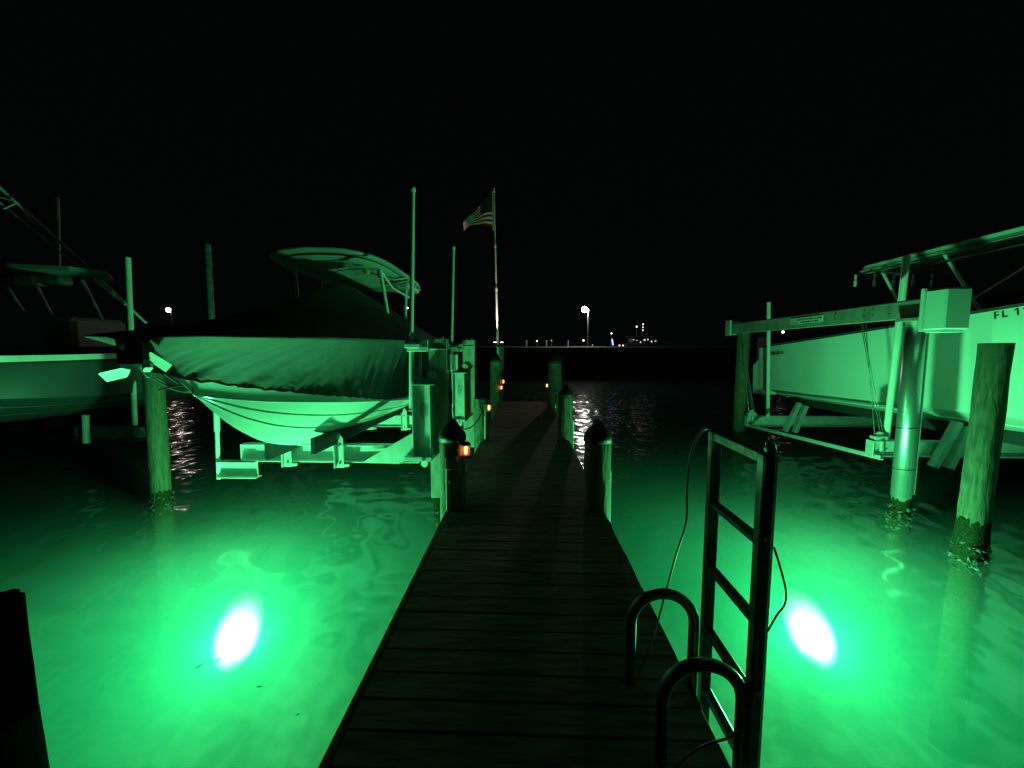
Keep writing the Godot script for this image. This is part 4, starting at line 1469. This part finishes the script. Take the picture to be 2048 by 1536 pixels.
func make_flag() -> void:
	var t := thing("flagpole", "tall slim sectional flagpole at the end of the dock", "flagpole", Vector3(-0.80, 0.6, -11.6))
	var b := Vector3(-0.80, 0.6, -11.6)
	var tp := Vector3(-0.93, 7.0, -11.6)
	var joints := [0.0, 0.36, 0.56, 0.755, 1.0]
	for i in 4:
		var s := stool()
		var r0: float = 0.034 - i * 0.0045
		tube(s, [b.lerp(tp, joints[i]), b.lerp(tp, joints[i + 1])], r0, 12)
		tube(s, [b.lerp(tp, joints[i + 1] - 0.012), b.lerp(tp, joints[i + 1])], r0 * 1.3, 12)
		part(t, "pole_section", s, M.alu)
	var s := stool()
	lathe(s, [[0.0, 0.0], [0.03, 0.012], [0.04, 0.04], [0.03, 0.07], [0.0, 0.08]], Transform3D(Basis(), tp), 12)
	part(t, "ball_finial", s, M.steel)
	s = stool()
	tube(s, [tp + Vector3(-0.045, -0.05, 0.03), b.lerp(tp, 0.82) + Vector3(-0.05, 0, 0.03)], 0.012, 6)
	part(t, "halyard", s, M.pvc)
	# printed cloth, flying to the left
	var im := Image.create_empty(190, 104, false, Image.FORMAT_RGB8)
	for k in 13:
		im.fill_rect(Rect2i(0, k * 8, 190, 8), (Color(0.32, 0.015, 0.025) if k % 2 == 0 else Color(0.8, 0.8, 0.78)).linear_to_srgb())
	im.fill_rect(Rect2i(0, 0, 76, 56), Color(0.005, 0.006, 0.03).linear_to_srgb())
	for r in 9:
		for c in (6 if r % 2 == 0 else 5):
			im.fill_rect(Rect2i(5 + c * 12 + (6 if r % 2 else 0), 4 + r * 5 + 2, 2, 2), Color(0.4, 0.4, 0.4).linear_to_srgb())
	s = SurfaceTool.new()
	s.begin(Mesh.PRIMITIVE_TRIANGLES)
	s.set_smooth_group(1)
	var h := 0.86
	var P := func(f: float, g: float) -> Vector3:
		# f along the fly, g down the hoist
		var top := 6.88 - 0.70 * pow(f, 1.3)
		var low := 5.93 + 0.14 * sin(f * 2.9)
		return Vector3(-0.965 - 0.93 * pow(f, 0.95), lerpf(top, low, g), -11.58 + 0.13 * sin(f * 8.5 + g * 1.2) * f - 0.45 * f)
	for i in 40:
		for j in 20:
			for c in [[0, 0], [0, 1], [1, 1], [0, 0], [1, 1], [1, 0]]:
				var f: float = (i + c[0]) / 40.0
				var g: float = (j + c[1]) / 20.0
				s.set_uv(Vector2(f, g))
				s.add_vertex(P.call(f, g))
	var fm := StandardMaterial3D.new()
	fm.albedo_texture = ImageTexture.create_from_image(im)
	fm.roughness = 0.8
	fm.backlight_enabled = true
	fm.backlight = Color(0.35, 0.35, 0.35)
	solo("flag", s, fm, "striped red and white flag with dark corner flying from the flagpole", "flag")
	# twin flood lamp at the pole foot
	var q := Vector3(-0.80, 2.50, -11.40)
	t = thing("flood_lamp", "small twin flood lamp shining up the flagpole", "lamp", q + Vector3(0, -0.08, 0))
	s = stool()
	box(s, q + Vector3(-0.03, -0.07, -0.20), q + Vector3(0.03, -0.01, 0.03), 0.006)
	box(s, q + Vector3(-0.13, -0.04, -0.03), q + Vector3(0.13, 0.0, 0.02), 0.006)
	part(t, "lamp_base", s, M.black)
	for sx in [-1, 1]:
		s = stool()
		lathe(s, [[0.0, -0.06], [0.05, -0.05], [0.065, 0.02], [0.06, 0.022], [0.055, 0.012]], Transform3D(Basis.from_euler(Vector3(-0.05, 0, 0)), q + Vector3(sx * 0.10, 0.04, 0)), 14)
		var head := part(t, "lamp_head", s, M.black)
		s = stool()
		lathe(s, [[0.056, 0.012], [0.05, 0.03], [0.0, 0.045]], Transform3D(Basis(), q + Vector3(sx * 0.10, 0.04, 0)), 14)
		part(head, "lamp_glass", s, glow(Color(1.0, 0.92, 0.8), 6.0))
	var l := SpotLight3D.new()
	l.name = "flood_beam"
	l.light_color = Color(1.0, 0.86, 0.78)
	l.light_energy = 15.0
	l.light_size = 0.06
	l.spot_range = 30.0
	l.spot_attenuation = 2.0
	l.spot_angle = 17.0
	l.spot_angle_attenuation = 0.6
	l.shadow_enabled = true
	l.position = Vector3(0, 0.20, 0)
	t.add_child(l)
	l.look_at_from_position(t.position + Vector3(0, 0.20, 0), Vector3(-1.3, 6.4, -11.7), Vector3.BACK)

func far_lamp(called: String, label: String, u: float, v: float, z: float, r: float, c: Color, e: float, energy := 0.0, pole := true, ground := 2.76) -> void:
	var p := at(u, v, "z", z)
	var t := thing(called, label, "lamp", Vector3(p.x, ground, z))
	var s := stool()
	lathe(s, [[0.0, -r], [r * 0.7, -r * 0.7], [r, 0.0], [r * 0.7, r * 0.7], [0.0, r]], Transform3D(Basis(), p), 14)
	part(t, "lamp_globe", s, glow(c, e))
	if pole:
		s = stool()
		var px := p.x + maxf(0.3, r * 1.4) * (1.0 if energy > 0.5 else 0.0)
		tube(s, [Vector3(px, ground - 0.3, z), Vector3(px, p.y + 0.05, z)], 0.09 if energy > 0.5 else 0.035, 10)
		if energy > 0.5: tube(s, [Vector3(px, p.y - 0.05, z), Vector3(p.x, p.y - 0.05, z)], 0.04, 8)
		part(t, "lamp_post", s, M.alu_dark)
	if energy > 0.0:
		var l := OmniLight3D.new()
		l.name = "far_light"
		l.light_color = c.linear_to_srgb()
		l.light_energy = energy
		l.light_size = r * 0.9
		l.omni_range = 120.0
		l.omni_attenuation = 2.0
		l.shadow_enabled = true
		l.position = p - t.position
		t.add_child(l)

func make_shore() -> void:
	nz.seed = 8
	nz.frequency = 0.3
	var rows := []
	for j in 5:
		var row := []
		for i in 121:
			var x := -130.0 + i * 260.0 / 120.0
			var y: float = [-2.4, 2.62, 2.73, 2.76, 3.0][j]
			row.append(Vector3(x, y + 0.10 * nz.get_noise_2d(x * 2.0, j * 9.0) * (1 if j > 0 else 0), [-31.3, -31.31, -31.6, -37.0, -160.0][j]))
		rows.append(row)
	var s := stool()
	loft(s, rows, false, false)
	structure("far_bank", s, M.grass)
	far_lamp("street_lamp", "bright white street lamp on a tall post on the far bank", 1169, 619, SHORE, 0.245, Color(1.0, 0.95, 0.86), 60.0, 15.0)
	far_lamp("street_lamp", "white street lamp seen above the bow of the covered boat", 337, 620, SHORE, 0.2, Color(1.0, 0.86, 0.72), 16.0, 0.7)
	for e in [[1052, 0.0, "first pale stub post past the flagpole on the far bank"], [1092, 0.1, "middle pale stub post of three on the far bank"], [1135, 0.2, "pale stub post nearest the tall street lamp on the far bank"]]:
		var p := at(e[0], 692, "z", SHORE)
		s = stool()
		post_shape(s, p.x, SHORE, 0.09, 2.6, 3.25 - e[1] * 0.2, Vector3.ZERO, int(e[0]), 0.01, 10)
		solo("bollard", s, M.concrete, e[2], "post", "stub posts on the far bank")
	var row := 0
	var dots := [
		["dock_lamp", "pair of small white lamps low on the far bank beside the flagpole", 1074, 682, 0.07, Color(1, 0.9, 0.75), 3.0],
		["dock_lamp", "small warm lamp between two stub posts on the far bank", 1103, 681, 0.06, Color(0.8, 0.85, 0.8), 0.5],
		["dock_lamp", "small red and white lamp at the foot of the tall street lamp", 1167, 681, 0.09, Color(1, 0.5, 0.28), 5.0],
		["dock_lamp", "small cold lamp just beside the street lamp's post", 1185, 690, 0.05, Color(0.9, 0.95, 1), 1.5],
		["dock_lamp", "blue white lamp on the far bank next to the lit boat", 1223, 667, 0.08, Color(0.55, 0.6, 1.0), 4.0],
		["dock_lamp", "red glowing lamp on the water's edge below the blue lamp", 1239, 691, 0.09, Color(1.0, 0.2, 0.16), 2.5],
		["dock_lamp", "white lamp beside the red glowing lamp at the water's edge", 1246, 691, 0.06, Color(1.0, 0.85, 0.7), 4.0],
		["dock_lamp", "pinkish lamp seen under the overhead lift beam", 1566, 664, 0.13, Color(1.0, 0.8, 0.75), 3.0],
		["dock_lamp", "low pinkish lamp seen just over the white hull's stern", 1552, 682, 0.09, Color(1.0, 0.6, 0.5), 0.8],
		["dock_lamp", "white lamp beyond the covered boat's hard top", 815, 616, 0.10, Color(1.0, 0.85, 0.8), 3.0],
	]
	for d in dots:
		far_lamp(d[0], d[1], d[2], d[3], SHORE, d[4] * 0.85, d[5], d[6])
	var q := at(1224, 678, "z", SHORE)
	s = stool()
	tube(s, [q, q + Vector3(0.10, -0.5, 0)], 0.05, 8)
	solo("tube_lamp", s, glow(Color(0.3, 0.34, 1.0), 3.0), "upright blue tube lamp under the blue white lamp", "lamp")
	# far yacht with lit windows
	var c := at(1272, 690, "z", -33.5)
	var t := thing("far_yacht", "far moored yacht with lit cabin windows and mast lights", "boat", Vector3(c.x, 2.9, -33.5))
	s = stool()
	slab(s, [Vector3(c.x - 0.9, 2.80, -33), Vector3(c.x + 2.3, 2.80, -33), Vector3(c.x + 3.0, 3.05, -33), Vector3(c.x - 1.0, 3.0, -33)], Vector3(0, 0, -1.6))
	part(t, "hull", s, M.hull_grey)
	s = stool()
	box(s, Vector3(c.x - 0.5, 3.0, -34.3), Vector3(c.x + 1.9, 3.55, -33.3), 0.1)
	part(t, "cabin", s, M.hull_grey)
	s = stool()
	box(s, Vector3(c.x - 0.7, 3.55, -34.4), Vector3(c.x + 2.1, 3.6, -33.15), 0.02)
	part(t, "roof", s, M.hull_grey)
	rng.seed = 12
	for i in 7:
		s = stool()
		var x := c.x - 0.35 + i * 0.31
		var y := 3.08 + rng.randf_range(-0.05, 0.2)
		box(s, Vector3(x, y, -33.32), Vector3(x + rng.randf_range(0.08, 0.2), y + rng.randf_range(0.08, 0.22), -33.26), 0.005)
		part(t, "lit_window", s, glow(Color(1.0, 0.85, 0.68) if i % 3 else Color(0.7, 0.75, 1.0), rng.randf_range(0.15, 1.3)))
	s = stool()
	tube(s, [Vector3(c.x + 0.55, 3.6, -33.6), Vector3(c.x + 0.55, 4.6, -33.6)], 0.03, 6)
	part(t, "mast", s, M.hull_grey)
	for e in [[0.02, 4.42, Color(1, 0.95, 0.85), 5.0], [0.55, 4.62, Color(1, 0.7, 0.6), 2.5], [0.55, 4.36, Color(1, 0.6, 0.5), 1.5], [0.55, 4.12, Color(1, 0.7, 0.65), 1.5]]:
		s = stool()
		disc(s, Vector3(c.x + e[0], e[1], -33.5), 0.055, 0.06, Vector3.BACK, 10)
		part(t, "mast_lamp", s, glow(e[2], e[3]))
	s = stool()
	tube(s, [Vector3(c.x + 0.02, 3.6, -33.5), Vector3(c.x + 0.02, 4.4, -33.5)], 0.02, 6)
	part(t, "mast", s, M.hull_grey)

func make_fish() -> void:
	var shapes := []
	for v in 2:
		var s := stool()
		var slim: float = [0.075, 0.16][v]
		var rows := []
		for i in 9:
			var f := i / 8.0
			var r: float = slim * sin(pow(f, 0.75) * PI) + 0.006
			var row := []
			for k in 8: row.append(Vector3(f - 0.5, sin(TAU * k / 8.0) * r, cos(TAU * k / 8.0) * r * 0.55))
			rows.append(row)
		loft(s, rows, true)
		slab(s, [Vector3(0.46, 0, 0), Vector3(0.62, slim * 0.9, 0), Vector3(0.57, 0, 0), Vector3(0.62, -slim * 0.9, 0)], Vector3(0, 0, 0.01))
		slab(s, [Vector3(-0.05, slim * 0.8, 0), Vector3(0.2, slim * 1.25, 0), Vector3(0.22, slim * 0.5, 0)], Vector3(0, 0, 0.01))
		shapes.append(bake(s))
	# u, v, depth, length in pixels, angle on the picture, shape, pale
	var list := [
		[400, 1331, -0.35, 26, 34, 0, 0], [438, 1317, -0.35, 24, 32, 0, 0], [437, 1322, -0.4, 19, 22, 0, 0], [422, 1359, -0.3, 11, 12, 0, 0],
		[519, 1373, -0.25, 12, 5, 1, 0], [637, 1369, -0.25, 9, 45, 1, 0], [595, 1429, -0.4, 13, 28, 1, 0], [553, 1491, -0.4, 9, 70, 1, 0],
		[468, 1285, -0.3, 8, -2, 1, 0], [477, 1297, -0.3, 9, 26, 0, 0], [482, 1232, -0.3, 10, 35, 0, 0], [493, 1218, -0.3, 8, 15, 0, 0],
		[501, 1232, -0.3, 8, 14, 0, 0], [478, 1241, -0.3, 5, -12, 1, 0], [441, 1253, -0.5, 7, -15, 0, 0],
		[381, 1179, -0.2, 10, 18, 0, 1], [399, 1198, -0.2, 8, 22, 0, 1], [400, 1203, -0.2, 9, 20, 0, 1], [415, 1203, -0.2, 7, 25, 0, 1],
		[463, 1183, -0.2, 8, 24, 1, 1], [394, 1212, -0.2, 6, 35, 0, 1], [386, 1226, -0.25, 5, 15, 0, 1],
		[2012, 1272, -0.3, 9, 10, 1, 0], [1437, 1185, -0.35, 10, 5, 0, 0],
	]
	for f in list:
		var p := at(f[0], f[1], "y", f[2])
		var w := at(f[0] + cos(deg_to_rad(f[4])) * f[3], f[1] - sin(deg_to_rad(f[4])) * f[3], "y", f[2])
		var dir := (w - p)
		var len_ := dir.length()
		var o := MeshInstance3D.new()
		o.name = numbered("small_fish")
		o.mesh = shapes[f[5]]
		o.material_override = M.fish_pale if f[6] else M.fish_dark
		var x := dir.normalized()
		var z := x.cross(Vector3.UP).normalized()
		o.transform = Transform3D(Basis(x, z.cross(x), z).scaled_local(Vector3.ONE * len_), p)
		add_child(o)
		var which := "small pale fish glinting near the lamp glow of the covered boat's side" if f[6] else "small dark fish swimming near the underwater light on the covered boat's side"
		if f[0] > 1900: which = "small dark fish near the bare piling in front of the white hull"
		elif f[0] > 1400: which = "small dark fish behind the swim ladder"
		elif f[3] > 18: which = "long slender dark fish beside the underwater light on the covered boat's side"
		meta(o, which, "fish", "pale fish" if f[6] else ("long slender fish" if f[3] > 18 else "dark fish"))

func _ready() -> void:
	setup_view()
	make_materials()
	underwater_light(472, 1300, "glowing green underwater light on the covered boat's side of the dock", Vector3(0.02, 1.0, -0.55))
	underwater_light(1626, 1295, "glowing green underwater light on the swim ladder side of the dock", Vector3(-0.25, 1.0, -0.45))
	make_water()
	make_shore()
	make_dock()
	make_pilings()
	make_left_lift()
	make_covered_boat()
	make_right_lift()
	make_white_boat()
	make_neighbour()
	make_ladder()
	make_flag()
	make_fish()
